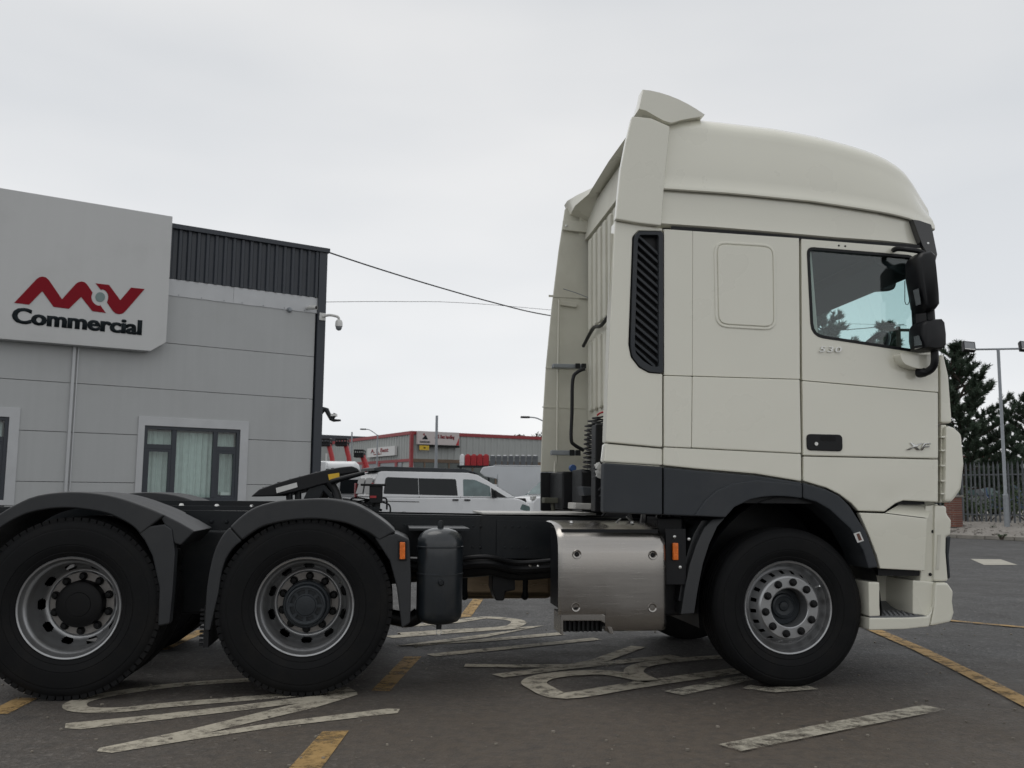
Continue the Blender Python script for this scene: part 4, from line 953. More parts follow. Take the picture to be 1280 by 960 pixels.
# inside: lining, partition, shelf, seat, dash, wheel
MB().box(BU+.04, .93, .035, 2.33, 2.955, 2.99).build('headlining', lining, cab)
MB().box(-.30, -.25, .035, 2.33, 1.23, 2.95).build('bunk_curtain', lining, cab)
MB().box(.055, .12, -.002, .07, 2.0, 2.98).build('pillar_lining', black, cab)
MB().box(.055, .12, 2.30, 2.372, 2.0, 2.98).build('pillar_lining', black, cab)
MB().prism([(.93, 2.80), (1.02, 2.80), (1.0, 2.99), (.70, 2.95), (.72, 2.88)], .04, 2.33).build('overhead_shelf', lining, cab, bevel=.02)
MB().prism([(.70, 1.3), (1.02, 1.3), (1.04, 2.10), (.85, 2.14), (.68, 2.02)], .04, 2.33).build('dashboard', lining, cab, bevel=.03)
for v in (.55, 1.8):
    s = MB(); s.prism(rc([(-.14, 2.02), (.02, 1.40), (.14, 1.40), (.0, 2.02)], .03), v-.24, v+.24)
    s.prism(rc([(0, 1.36), (.5, 1.40), (.5, 1.52), (0, 1.50)], .03), v-.25, v+.25)
    so2 = s.build('seat', seatm, cab, bevel=.03)
    MB().prism(rc([(-.18, 2.04), (-.08, 2.04), (-.10, 2.24), (-.19, 2.24)], .03), v-.13, v+.13).build('head_rest', seatm, so2, bevel=.03)
su, sz = T(1078, 428, .55)
swm = Matrix.Translation((su+.02, .55, sz-.12)) @ Matrix.Rotation(-.95, 4, 'Y')
sw = MB(); sw.tube([swm @ Vector((.235*math.cos(2*PI*i/40), .235*math.sin(2*PI*i/40), 0)) for i in range(41)], .019, 10, False)
for a in (.4, 2.7, 4.7): sw.tube([swm @ Vector((0, 0, -.03)), swm @ Vector((.23*math.cos(a), .23*math.sin(a), 0))], .018, 8)
sw.build('steering_wheel', black, cab)
# windscreen and its pillars
A0 = (1.10, 2.06); A1 = (.985, 2.86)
MB().face([(A0[0], .08, A0[1]), (A0[0], 2.29, A0[1]), (A1[0], 2.27, A1[1]), (A1[0], .10, A1[1])]).build('windscreen', teal, cab, smooth=False)
for s in (0, 1):
    f = (lambda v: v) if s == 0 else mir
    MB().tube([(1.075, f(.04), 2.0), (.99, f(.045), 2.98)], .045, 8).build('windscreen_pillar', black, cab)
MB().box(.94, 1.03, .05, 2.32, 2.86, 3.02).build('windscreen_header', black, cab)
# hanging bits seen against the sky through the glass: bracket and mirror inside the cab
hu, hz = T(1066, 362, 1.7)
MB().prism(rc([(hu-.09, hz-.04), (hu+.07, hz-.03), (hu+.08, hz+.12), (hu-.09, hz+.10)], .03), 1.55, 1.8).build('tachograph_housing', lining, cab, bevel=.02)
mu, mz = T(1103, 352, .9)
MB().prism(rc([(mu-.13, mz-.09), (mu+.09, mz-.07), (mu+.11, mz+.04), (mu-.03, mz+.08), (mu-.11, mz+.04)], .04), .86, .93).build('kerb_mirror', black, cab, bevel=.02)
MB().tube(smoothpath([(mu+.06, .9, mz+.08), (mu+.05, .86, mz+.22), (mu+.10, .75, mz+.38)]), .028, 8).build('mirror_arm', black, cab)

# ---- rear wall pressings
random.seed(4)
rw = MB()
for i in range(11):
    v = .22+i*.195; rw.prism(rc([(v-.055, 2.72), (v+.055, 2.72), (v+.055, 3.56), (v-.055, 3.56)], .03), BU-.03, BU+.001, ax='u')
    rw.prism(rc([(v-.055, 1.98), (v+.055, 1.98), (v+.055, 2.62), (v-.055, 2.62)], .04), BU-.03, BU+.001, ax='u')
    rw.prism(rc([(v-.07, 1.62), (v+.07, 1.62), (v+.07, 1.90), (v-.07, 1.90)], .03), BU-.025, BU+.001, ax='u')
rw.build('wall_pressing', cream_dull, cab, bevel=.012)
MB().tube(smoothpath([(BU-.045, .3, 2.72), (BU-.045, 1.2, 2.70), (BU-.05, 1.6, 2.66), (BU-.05, 1.9, 2.69), (BU-.05, 2.33, 2.60)]), .016, 8).build('rear_cable', black, cab)
MB().tube([(BU-.04, .2, 1.56), (BU-.04, 2.34, 1.56)], .02, 8).build('rear_ledge', cream_dull, cab)

# ---- near side panels (each pressed panel its own piece)
def skin(name, px, m=cream, v=NS, th=.05, bev=.008, gap=.0, parent=None, holes=(), r=0):
    P = TP(px, v)
    if gap: P = inset(P, gap)
    if r: P = rc(P, r)
    return MB().prism(P, v, v+th, holes).build(name, m, parent or tk, bevel=bev)
back = MB().prism(TP([(762, 292), (1160, 312), (1172, 600), (1076, 634), (1003, 600), (830, 580), (760, 574)], 0), -.008, -.004, holes=[TP([(1013, 311), (1142, 323), (1148, 439), (1022, 420)], 0)]).build('gap_backing', cream_dull, tk)
qp = skin('quarter_panel', [(769, 276), (828.5, 285), (828.5, 289), (798, 288.5), (791, 296), (786, 430), (789, 446), (799, 459), (811, 465.5), (828.5, 467), (828.5, 559.5), (757.5, 553), (763, 400)], bev=.016, th=.12)
skin('quarter_panel_foot', [(757.5, 554), (828.5, 560.5), (828.5, 582), (755, 577.5)], bev=.012, v=NS+.012, th=.12)
gp = rc(TP([(797, 289.5), (828.5, 290), (828.5, 466.5), (811, 465), (799, 458), (790, 446), (788, 432), (792, 296)], NS), .02)
gh = rc(TP([(799, 294), (823, 294), (823, 459), (814, 458), (803, 451), (794, 441), (793, 430), (797, 300)], NS), .015)
ig = MB().prism(gp, NS-.010, NS+.05, holes=[gh]).build('intake_grille', skirt, qp, bevel=.005)
MB().prism(gp, NS+.043, NS+.048).build('grille_backing', black, ig)
for i in range(17):
    y = 290+i*10.3
    (ua, za) = T(793.5-3*(i/16)*1, y, NS); (ub, zb2) = T(823, y+27, NS)
    ztop = gh[0][1]; 
    # clip the slanted slat to the opening
    zt_ = T(800, 294, NS)[1]; zb_ = T(812, 458, NS)[1]
    if za > zt_:
        k = (za-zt_)/(za-zb2); ua = ua+(ub-ua)*k; za = zt_
    if zb2 < zb_:
        k = (za-zb_)/(za-zb2); ub = ua+(ub-ua)*k; zb2 = zb_
    if i >= 14: ua += .012*(i-13)
    if ub-ua < .02: continue
    MB().prism([(ua, za-.012), (ub, zb2-.012), (ub, zb2+.010), (ua, za+.010)], NS+.004, NS+.042).build('grille_slat', skirt, ig, bevel=.003)
st = skin('sleeper_panel', [(830, 286), (866, 288.5), (865.5, 470), (830, 469)], gap=.0, bev=.005)
skin('sleeper_panel', [(830, 469.3), (865.5, 470.5), (864.5, 560), (830, 558.5)], v=NS-.008, bev=.008)
lk = skin('locker_door', [(866, 288.5), (999, 297.5), (1000.2, 474), (865.5, 470)], bev=.005)
bp = rc(TP([(892, 301), (969, 306), (970.5, 413.5), (894, 409)], NS), .085)
MB().prism(bp, NS-.007, NS+.004, holes=[inset(bp, .018)]).build('blank_window_rim', cream, lk, bevel=.006)
MB().prism(inset(bp, .024), NS-.010, NS+.004).build('blank_window', cream, lk, bevel=.006)
skin('locker_door_lower', [(865.5, 470.3), (1000.2, 474.2), (1002, 567), (864.5, 560)], v=NS-.0085, bev=.010, parent=lk)
skin('sill_panel', [(829.5, 558.5), (1002, 567), (1002.3, 602), (944.7, 592.5), (868, 586), (829.5, 582)], v=NS-.004, bev=.012)
win = rc(TP([(1008.5, 308.5), (1143, 319.5), (1149.5, 441), (1014, 420.5)], NS), [.05, .05, .03, .09])
dr = skin('door', [(1001.5, 298), (1151, 310), (1164, 322), (1172.7, 450), (1173.3, 490.5), (1002.7, 475.5)], bev=.005, holes=[win], gap=.001)
MB().prism(win, NS-.004, NS+.045, holes=[inset(win, .018)]).build('window_seal', black, dr)
MB().prism(inset(win, .012), NS+.018, NS+.022).build('door_window', sideg, dr, smooth=False)
skin('pillar_trim', [(1144, 321), (1163, 323), (1167, 370), (1171, 439), (1151, 441), (1146, 380)], m=black, v=NS-.003, th=.02, bev=.003, parent=dr)
skin('door_panel', [(1002.9, 475.6), (1173.1, 490.6), (1173.4, 573.5), (1004, 569.5)], v=NS-.009, bev=.011, parent=dr)
dl = skin('door_panel_lower', [(1004, 570), (1173.4, 574), (1173.3, 628), (1129.5, 626), (1120, 629.5), (1106, 640), (1073, 639), (1064, 629), (1049, 618), (1033, 610), (1004, 601.5)], v=NS-.004, bev=.010, parent=dr, gap=.001)
hp = rc(TP([(1007, 542.5), (1051.5, 543.5), (1052, 564.5), (1007.5, 563)], NS), .03)
dh = MB().prism(hp, NS-.020, NS).build('door_handle', black, dr, bevel=.006)
MB().prism(rc(TP([(1024, 545), (1043, 545.5), (1043, 552), (1024, 551)], NS), .012), NS-.0215, NS-.0195).build('handle_recess', nutm, dh)
u, z = T(1018.5, 555, NS); MB().lathe([(.001, -.006), (.012, -.006), (.014, 0)], 14, (u, NS-.02, z)).build('lock_barrel', bright, dh)
for x in (1048.5, 1056.5):
    u, z = T(x, 307 if x < 1050 else 307.7, NS); MB().lathe([(.001, -.004), (.0065, -.003), (.007, 0)], 12, (u, NS, z)).build('rubber_plug', black, dr)
badge = bright
x0, z0 = T(1023, 440, NS); x1, z1 = T(1051, 434, NS)
text('door_lettering', '530', badge, dr, x0, x1, z0, z1, NS-.006, bold=.0, shear=.2, extrude=.008, spacing=1.1)
x0, z0 = T(1131, 562.5, NS); x1, z1 = T(1162, 554, NS)
text('door_lettering', 'XF', badge, dr, x0, x1, z0, z1, NS-.013, bold=.015, shear=.3, extrude=.007)
# front step panel below the door
fpn = skin('step_side_panel', [(1073.5, 640.5), (1106.5, 641.5), (1160, 648), (1156.5, 714), (1100, 711), (1096, 695), (1087, 671)], v=NS-.004, bev=.008, gap=.001)
q = [T(1106.5, 641, NS), T(1160, 647.5, NS), T(1166, 632, .03), T(1130, 627, .03)]
MB().grid([[(q[0][0], NS, q[0][1]), (q[1][0], NS, q[1][1])], [(q[3][0], .03, q[3][1]), (q[2][0], .03, q[2][1])]]).build('step_shoulder', cream, fpn)
MB().prism(TP([(1158, 634), (1172, 630), (1170, 716), (1156, 715)], 0), .0, .3).build('step_return', cream, fpn)
# corner column and bumper
cc = skin('corner_column', [(1168.5, 631), (1184, 632.5), (1184, 642), (1190, 650), (1189, 669), (1183.5, 671), (1183, 690), (1186, 727), (1167, 727)], v=-.03, th=.5, bev=.018)
skin('corner_recess', [(1157, 632), (1169, 631), (1167.5, 727), (1150, 727)], v=-.01, th=.4, bev=.01, parent=cc)
skin('corner_slot', [(1172.5, 668), (1176.5, 668), (1174, 712), (1170, 712)], v=-.034, th=.01, bev=.002, parent=cc, m=cream_dull)
for x, y in ((1166, 664.5), (1162.5, 718)):
    u, z = T(x, y, -.01); MB().lathe([(.001, -.004), (.011, -.003), (.012, .0)], 12, (u, -.012, z)).build('screw_hole', nutm, cc)
skin('corner_reflector', [(1183.5, 672), (1189, 670), (1186.5, 695), (1188.5, 722), (1186, 724), (1183.3, 692)], v=.05, th=.4, bev=.01, m=skirt, parent=cc)
bm_ = skin('bumper', [(1169.5, 728), (1185.5, 728), (1192.5, 739), (1191.5, 752), (1193.5, 766), (1190, 778), (1162.5, 783.5), (1168, 757)], v=-.055, th=2.4, bev=.02)
u, z = T(1167, 743.5, -.0)
MB().lathe([(.001, -.004), (.011, -.003), (.012, .0)], 12, (u-.005, -.035, z)).build('screw_hole', nutm, bm_)
skin('step_lip', [(1086.5, 772), (1140, 771.5), (1160, 770), (1167.5, 758), (1162, 783.5), (1130, 787), (1086.5, 788)], v=-.055, th=.42, bev=.012, parent=bm_)
skin('step_post', [(1085.5, 727), (1100, 727.5), (1100, 757), (1101, 770.5), (1086.5, 771)], v=-.05, th=.40, bev=.012, parent=bm_)
skin('step_end_wall', [(1141, 725), (1168.5, 727), (1168, 760), (1158, 770), (1141, 768)], v=-.02, th=.36, bev=.012, parent=bm_)
tz = T(1120, 771, NS)[1]
bu0 = T(1087, 760, NS)[0]; bu1 = T(1166, 760, NS)[0]
MB().box(bu0, bu1, .33, .36, tz-.02, T(1120, 715, .3)[1]+.05).build('step_back_wall', cream, bm_)
zk = T(1112, 751, .33)[1]
stt = MB().grid([[(u, v, z) for u in (bu0+.005, bu0+.1, bu0+.2, bu0+.3, bu1-.02)] for v, z in ((-.05, tz-.02), (-.048, tz+.003), (.10, tz+.008), (.20, tz+.022), (.27, tz+(zk-tz)*.6), (.329, zk))]).build('step_tread', mat('step_grey', (.13, .135, .14), .55, var=.1), bm_)
for i in range(7):
    for j in range(4):
        MB().lathe([(.001, .008), (.010, .007), (.013, 0)], 8, (bu0+.14+i*.034+(j % 2)*.017, -.02+j*.045, tz+.004+.003*j), 'z').build('grip_stud', MATS['step_grey'], stt)
MB().box(bu0+.1, bu1-.05, .0, .5, T(1120, 713, .0)[1]-.035, T(1120, 713, .0)[1]+.02).build('step_soffit', black, bm_)
# front panel of the cab
MB().box(1.04, 1.22, .25, 2.12, .62, 2.05).build('front_panel', cream, tk, bevel=.06)
MB().box(1.205, 1.24, .5, 1.87, .9, 1.9).build('front_grille', black, tk, bevel=.02)
skin('corner_pillar_panel', [(1175, 446), (1180, 441), (1186.5, 470), (1191, 529), (1176, 529), (1175.5, 480)], v=NS+.02, th=.5, bev=.03)
cd_ = skin('corner_deflector', [(1182.5, 531), (1193, 533), (1203.5, 542), (1206.5, 580), (1203, 612), (1191, 629), (1181, 628)], v=NS-.01, th=.5, bev=.035)
skin('deflector_back', [(1176.3, 531), (1183, 531), (1181.5, 628), (1175.5, 628)], v=NS+.035, th=.4, bev=.004, parent=cd_)
for y in (545, 562, 581, 600, 616): skin('deflector_vane', [(1176.5, y), (1183, y), (1183, y+2.2), (1176.5, y+2.2)], v=NS+.004, th=.04, bev=.002, parent=cd_)
# far side
MB().prism([(-.84, 1.25), (1.05, 1.25), (1.0, 2.1), (.95, 3.02), (-.84, 3.04)], FS-.05, FS, holes=[[(.14, 2.28), (.94, 2.22), (.92, 2.9), (.16, 2.94)]]).build('far_side_panel', cream, tk, bevel=.01)
MB().prism([(.13, 2.27), (.95, 2.21), (.93, 2.91), (.15, 2.95)], FS-.03, FS-.026).build('far_door_window', sideg, tk, smooth=False)
MB().prism([(-.86, .78), (-.65, 1.10), (-.3, 1.26), (.3, 1.26), (.62, .78), (1.1, .5), (1.1, 1.25), (-.86, 1.43)], FS-.2, FS+.01).build('far_skirt', skirt, tk, bevel=.01)

# ---- skirts and wheel arch
skin('rear_skirt', [(755, 578.5), (828.3, 583.5), (828.3, 644), (754.3, 641)], m=skirt, v=NS-.006, th=.10, bev=.014)
sk1 = skin('side_skirt', [(829.7, 583.5), (868, 587.5), (944.7, 594), (1003, 603), (1003, 623), (984, 620.8), (967, 620.3), (952, 621.5), (938, 624.5), (918.4, 634), (907, 647), (829.7, 644)], m=skirt, v=NS-.006, th=.28, bev=.014)
skin('arch_flare', [(868, 645), (882, 625), (897, 612), (918, 604), (945, 600), (1003, 606), (1003, 623), (984, 620.8), (967, 620.3), (952, 621.5), (938, 624.5), (918.4, 634), (907, 647)], m=skirt, v=NS-.022, th=.03, bev=.010, parent=sk1)
ar = skin('wheel_arch', [(1003.6, 603), (1033, 611.5), (1050, 620), (1063, 633), (1082.5, 664), (1093, 692), (1098.5, 709.5), (1086, 711), (1079, 688), (1063, 661), (1037, 637), (1020, 627.5), (1003.6, 623)], m=skirt, v=NS-.016, th=.32, bev=.014)
skl = skin('arch_sticker', [(1067, 667), (1075, 664.5), (1080, 676), (1072, 678.5)], m=white_st, v=NS-.0205, th=.003, bev=0, parent=ar)
sp_ = skin('sticker_print', [(1070.5, 667.5), (1074, 666.5), (1077.5, 675), (1073.5, 676)], m=mat('sticker_brown', (.12, .05, .035), .6), v=NS-.0215, th=.0008, bev=0, parent=ar)
# liner: sheet around the wheel
rows = []
for i in range(25):
    a = math.radians(-8+i*(196/24)); rows.append([(.63*math.cos(a), v, .50+.745*math.sin(a)) for v in (-.045, .7)])
MB().grid(rows).build('arch_liner', black, tk)
MB().box(-.62, .62, .69, .71, .4, 1.2).build('inner_wing', black, tk)
rows = []
for x, y in ((907, 647), (897, 658), (887, 680), (879, 705), (873, 735), (868, 767)):
    u, z = T(x, y, -.045); rows.append([(u, -.045, z), (u, .38, z), (u-.055, .38, z-.01), (u-.085, -.02, z-.01)])
MB().grid(rows, True, True).build('rear_arch_guard', guard, tk, bevel=.008)
rows = []
for x, y in ((886, 650), (876, 668), (867, 695), (861, 725), (857, 752)):
    u, z = T(x, y, .04); rows.append([(u, .04, z), (u, .38, z), (u-.04, .38, z), (u-.05, .04, z)])
MB().grid(rows, True, True).build('rear_arch_guard', guard, tk, bevel=.008)
u0, z0 = T(840.5, 678.5, -.02); u1, z1 = T(847.5, 700, -.02)
MB().box(u0-.04, u1+.06, -.005, .01, z1-.16, z0+.09).build('light_bracket', black, tk, bevel=.004)
ml = MB().box(u0, u1, -.035, -.008, z1, z0).build('marker_light', amber, tk, bevel=.005)
for x, y in ((861, 674), (850, 709), (843, 671)):
    u, z = T(x, y, -.01); MB().lathe([(.001, -.012), (.01, -.01), (.011, 0)], 10, (u, -.005, z)).build('bracket_bolt', bright, tk)
# engine and clutter under the cab
MB().box(-.9, .95, .8, 1.57, .55, 1.14).build('engine', black, tk, bevel=.04)
MB().box(-.84, -.66, .15, .6, .45, 1.1).build('battery_box', black, tk, bevel=.02)
random.seed(8)
for i in range(9):
    x = 838+random.uniform(-60, 50); u, z = T(x, 655, .3)
    MB().tube(smoothpath([(u, .25+.05*random.random(), 1.13), (u+random.uniform(-.05, .05), .2, 1.02), (u+random.uniform(-.1, .1), .3, .9)]), random.uniform(.008, .018), 6).build('hose', black, tk)
for x0, y0, x1, y1 in ((768, 655, 776, 648), (783, 646, 790, 652)):
    a = T(x0, y0, .2); b_ = T(x1, y1, .2); MB().tube([(a[0], .2, a[1]), (b_[0], .2, b_[1])], .006, 6).build('brake_pipe', bright, tk)

# ---- roof fairing
CREST = [(x, y, v)+T(x, y, v) for x, y, v in ((874, 145, .08), (920, 150.5, .08), (960, 155, .08), (982, 158.5, .08), (1020, 166, .08), (1045, 172.5, .08), (1065, 178, .082), (1082, 183.5, .086), (1096, 189, .092), (1107, 194.5, .10), (1117, 201, .112), (1126, 209, .128), (1134, 220, .15), (1142, 234, .18), (1151, 254, .21))]
rf_top = [(-.95, 3.905)]+[(c[3], c[4]) for c in CREST]
ein = [(-.95, 0.0)]+[(c[3], c[2]-.08) for c in CREST]
def lerp(tab, u):
    for (a, x), (b, y) in zip(tab, tab[1:]):
        if u <= b: return x+(y-x)*max(0, (u-a))/(b-a)
    return tab[-1][1]
belt = [TP([(833, 238)], NS)[0]]+TP([(920, 244), (1014, 253.5), (1107, 267.5), (1142, 274), (1163, 281)], NS)
gut = TP([(829, 283), (920, 289.5), (1045, 300.5), (1148, 307)], NS)
def sec(u, e):
    zt = lerp(rf_top, u); zb = lerp(belt, u); r = max(.02, min(.17, (zt-zb)*.5)); pts = []
    pts += [(NS-.020, zb-.004), (NS-.030, zb+.004), (NS-.026, zb+.03), (NS-.012, zb+.05)]
    z1 = zt-r; v1 = NS+.045
    if z1 > zb+.08:
        for k in range(1, 6): pts.append((NS-.012+(v1-NS+.012)*(k/6)**1.4, zb+.05+(z1-zb-.05)*k/6))
    else:
        for k in range(1, 6): pts.append((NS-.012+(v1-NS+.012)*k/6, zb+.05+max(.006, (z1-zb-.05))*k/6))
    for k in range(0, 7):
        a = k/6*PI/2*.92; pts.append((v1+(r*1.25)*(1-math.cos(a)), z1+r*math.sin(a)))
    pts += [(.55, zt+.012), (VC, zt+.03)]
    full = pts+[(mir(v), z) for v, z in reversed(pts[:-1])]
    out = []
    for v, z in full:
        k = abs(v-VC)/(VC-NS); vv = VC+(v-VC)*(1-e/(VC-NS)); out.append((u, vv, z))
    return out
rows = []
FU = T(838, 200, NS)[0]
us = [-.93, -.85, -.75]+[-.6, -.4, -.2, 0, .2, .35]+[c[3] for c in CREST if c[3] > .42]
for u in us: rows.append(sec(u, lerp(ein, u)))
UE, ZE, EE = us[-1], CREST[-1][4], CREST[-1][2]-.08
for k, (du, ee, dz) in enumerate(((.006, EE+.12, .02), (.012, EE+.32, .03), (.016, EE+.58, .04), (.018, EE+.82, .045))):
    zb = lerp(belt, UE); base = sec(UE, ee); rows.append([(p[0]+du, p[1], zb+(p[2]-zb)*(1-k*.05)) for p in base])
rf = MB().grid(rows, False, False).build('roof_fairing', cream, tk, angle=32)
# lower band of the fairing, set in under the belt line
gz = lambda u: lerp(gut, u)
rows = []
for u in [-.93, -.5, -.2, .1, .4, .7, .9, .98, 1.02]:
    e = lerp(ein, u)
    rows.append([(u, NS+.004+e, lerp(belt, u)+.003), (u, NS+.002+e, (lerp(belt, u)+gz(u))/2), (u, NS-.004+e, gz(u)+.05), (u, NS-.010+e, gz(u)+.02), (u, NS+.01+e, gz(u)+.008), (u, NS+.05+e, gz(u)+.008)])
MB().grid(rows).build('fairing_band', cream, rf)
MB().grid([[(a, mir(b), c) for a, b, c in r] for r in rows]).build('fairing_band', cream, rf)
MB().grid([[(u, NS+.03, gz(u)+.012), (u, NS+.002, gz(u)+.006), (u, NS+.002, gz(u)-.016), (u, NS+.03, gz(u)-.018)] for u in (FU, -.2, .4, 1.0)]).build('gutter_seal', black, rf)
MB().box(FU+.05, 1.0, .05, 2.32, 3.03, 3.06).build('fairing_floor', black, rf)
# roof marker slit near the nose
pl = [T(1126, 211, .0), T(1129, 213, .0), T(1150, 250, .0), T(1150.5, 254, .0)]
# side deflector fin and spoiler
sdz = [(790, 144.5), (814, 147), (838, 157.5), (832, 215), (827, 282.5), (798, 279), (769.5, 274), (775.5, 212), (782, 178)]
sd_ = skin('side_deflector', sdz, v=NS-.038, th=.06, bev=.012, gap=.001)
spp = TP([(802, 114), (816, 116), (832, 121.5), (848, 130), (874, 145), (856, 150), (840, 156), (815, 146), (794, 141), (793, 134), (797.5, 120)], NS-.02)
# spoiler swept across the roof: outline stations from near fin to far fin
near = [(-.986+.0, 3.985), (-.90, 3.98), (-.78, 3.955), (-.66, 3.915)]
rows = []
def fin(v, ur, zr, k, back):
    # k = 1 at the fins, 0 in the middle of the roof
    L = -.52-ur; f = lambda t: zr-(zr-3.878)*t**1.7
    ts = (0, .12, .25, .4, .55, .7, .85, 1)
    top = [(ur+L*t, f(t), t) for t in ts]
    deep = [(-1.014, 3.848), (-.965, 3.838), (-.90, 3.806), (-.84, 3.782), (-.78, 3.775), (-.70, 3.808), (-.61, 3.838), (-.525, 3.868)]
    bot = []
    for n, t in enumerate(ts):
        u0, z0 = ur+L*t, f(t)-.035; bot.append((u0+(deep[n][0]-u0)*k, z0+(deep[n][1]-z0)*k, t))
    return [(u, v+back*t*t, z) for u, z, t in top+bot[::-1]]
for v, ur, zr, k, b in ((NS-.035, -.982, 3.984, 1, .10), (NS-.026, -.986, 3.990, 1, .09), (.02, -.986, 3.992, 1, .07), (.12, -.965, 3.99, .8, .04), (.3, -.90, 3.985, .3, 0), (.6, -.78, 3.98, 0, 0), (VC, -.70, 3.975, 0, 0), (1.5, -.775, 3.975, 0, 0), (1.8, -.845, 3.975, 0, 0), (2.0, -.90, 3.98, .2, 0), (2.2, -.985, 3.98, .7, -.03), (2.35, -1.05, 3.968, 1, -.07), (mir(NS)+.02, -1.06, 3.955, 1, -.09)):
    rows.append(fin(v, ur, zr, k, b))
sb_ = MB().grid(rows, True, False)
for r in (rows[0], rows[-1]): sb_.grid([r[:8], r[8:][::-1]])
sb_.build('roof_spoiler', cream, rf, angle=40, weld=True)
us_ = [(-.99, 3.93), (-.60, 3.87)]
MB().prism([(-.88, 3.60), (-.83, 3.60), (-.70, 3.88), (-.78, 3.93), (-.84, 3.90)], .0, 2.37).build('roof_rear_wall', cream_dull, rf)
# far collar (side deflector of the far side), seen from inside
fc = [(-.85, 1.45), (-1.277, 1.448), (-1.262, 1.9), (-1.235, 2.4), (-1.185, 2.95), (-1.12, 3.5), (-1.062, 3.90), (-1.03, 3.955), (-.83, 3.95), (-.80, 3.2)]
fco = MB().prism(fc, FS-.03, FS).build('far_side_collar', cream_dull, tk, bevel=.01)
MB().prism([(-1.277, 1.445), (-.9, 1.445), (-.9, 1.10), (-1.275, 1.10)], FS-.03, FS+.005).build('far_rear_skirt', black, fco, bevel=.01)
def plate(nm, pts, m, v=2.385, th=.012, b=.003): 
    o = MB().prism(TP(pts, v), v, v+th).build(nm, m, fco, bevel=b); return o
plate('hinge_plate', [(704, 275), (742, 277), (739, 291), (703, 287)], cream_dull, 2.35, .03, .006)
for x, y in ((708, 282), (737, 284)):
    u, z = T(x, y, 2.34); MB().lathe([(.001, -.008), (.012, -.006), (.013, .008)], 10, (u, 2.35, z)).build('plate_screw', bright, fco)
plate('hinge_plate', [(746, 234), (770, 237), (769, 244), (745, 241)], cream_dull, 1.9, .03, .006)
plate('hinge_plate', [(698, 375), (722, 379), (721, 384), (698, 381)], cream_dull, 2.37, .02, .004)
MB().prism(TP([(686, 368.5), (735, 371), (735, 373), (686, 371)], 2.39), 2.393, 2.399).build('collar_joint', cream_dull, fco)
MB().prism(TP([(682, 459), (734, 461), (734, 462.3), (682, 460.3)], 2.39), 2.393, 2.399).build('collar_joint', cream_dull, fco)
MB().prism(TP([(678, 508), (730, 509.5), (730, 510.7), (678, 509.3)], 2.39), 2.393, 2.399).build('collar_joint', cream_dull, fco)
def rod(nm, pts, r, m, v=2.33): return MB().tube(smoothpath([(T(x, y, v)[0], v, T(x, y, v)[1]) for x, y in pts], 5), r, 8).build(nm, m, fco)
rod('stay_pole', [(699, 374), (697.5, 460), (696, 580)], .010, cream_dull)
rod('stay_rod', [(704, 361), (720, 366), (735, 372)], .004, galv, 2.2)
rod('support_pole', [(694, 577), (693, 600), (691, 622)], .011, cream_dull)
for (x0, y0, x1, y1) in ((690, 455.5, 731, 461.5), (688, 563, 724, 569.5)):
    a = T(x0, y0, 2.28); b_ = T(x1, y1, 2.28); cl = MB().box(a[0], b_[0], 2.22, 2.30, b_[1], a[1]).build('clamp_bar', galv, fco, bevel=.006)
    MB().box(b_[0]-.10, b_[0]-.06, 2.20, 2.219, b_[1]-.005, a[1]+.005).build('clamp_bolt', chassis, cl); MB().box(b_[0]-.045, b_[0]-.005, 2.19, 2.219, b_[1]-.004, a[1]+.003).build('clamp_bolt', chassis, cl)
rod('grab_tube', [(731, 461), (722, 465), (716, 475), (715, 515), (714, 548), (718, 556), (730, 563)], .016, black, 2.1)
# box, lamp bracket and coiled leads behind the cab
bx = T(677, 590, 1.9); by = T(738, 622, 1.9)
tbx = MB().box(-1.20, -.93, 1.75, 2.36, 1.12, 1.44).build('rear_storage_box', black, tk, bevel=.02)
MB().prism(TP([(727, 586), (742, 588), (742, 640), (727, 640)], 1.2), 1.2, 1.6).build('air_valve_block', black, tk, bevel=.012)
MB().lathe([(.001, -.03), (.026, -.03), (.03, .0), (.03, .03)], 14, (T(716, 585, 1.7)[0], 1.7, T(716, 585, 1.7)[1])).build('blue_valve_cap', blue, tk)
a = T(677, 622, 2.1); b_ = T(719, 629, 2.1); MB().box(a[0], b_[0], 1.95, 2.1, b_[1], a[1]).build('tail_bracket', greenish, tk, bevel=.005)
for x in (691, 714):
    a = T(x, 629, 2.0); MB().tube([(a[0], 2.0, a[1]), (a[0]+.01, 2.0, 1.06)], .018, 8).build('bracket_leg', greenish, tk)
MB().prism(TP([(728, 608), (746, 609), (748, 618), (730, 620)], .9), .9, 1.1).build('grey_coupling', skirt, tk, bevel=.01)
u, z = T(706, 608, 1.94); 
def coil(nm, x, y0, y1, v, R, turns, r):
    u0, z0 = T(x, y0, v); u1, z1 = T(x-3, y1, v); n = int(turns*14)
    P = [(u0+(u1-u0)*i/n+R*math.cos(2*PI*i/14), v+R*math.sin(2*PI*i/14)*.9, z0+(z1-z0)*i/n) for i in range(n+1)]
    return MB().tube(P, r, 6).build(nm, black, tk)
coil('coiled_air_line', 743, 524, 586, .8, .045, 12, .007)
coil('coiled_air_line', 748, 520, 590, .55, .042, 12, .007)
coil('coiled_air_line', 738, 530, 592, 1.0, .040, 11, .006)
coil('coiled_air_line', 751, 528, 600, .4, .035, 12, .006)
u, z = T(752, 519, .7); MB().tube(smoothpath([(u-.03, .72, z-.0), (u+.0, .7, z+.02), (u+.05, .65, z+.02), (u+.1, .5, z)]), .007, 8).build('red_air_line', redp, tk)
MB().prism(TP([(745, 530), (754, 530), (753, 640), (744, 640)], .35), .36, .5).build('suzie_board', black, tk, bevel=.01)
random.seed(14)
wbm = MB()
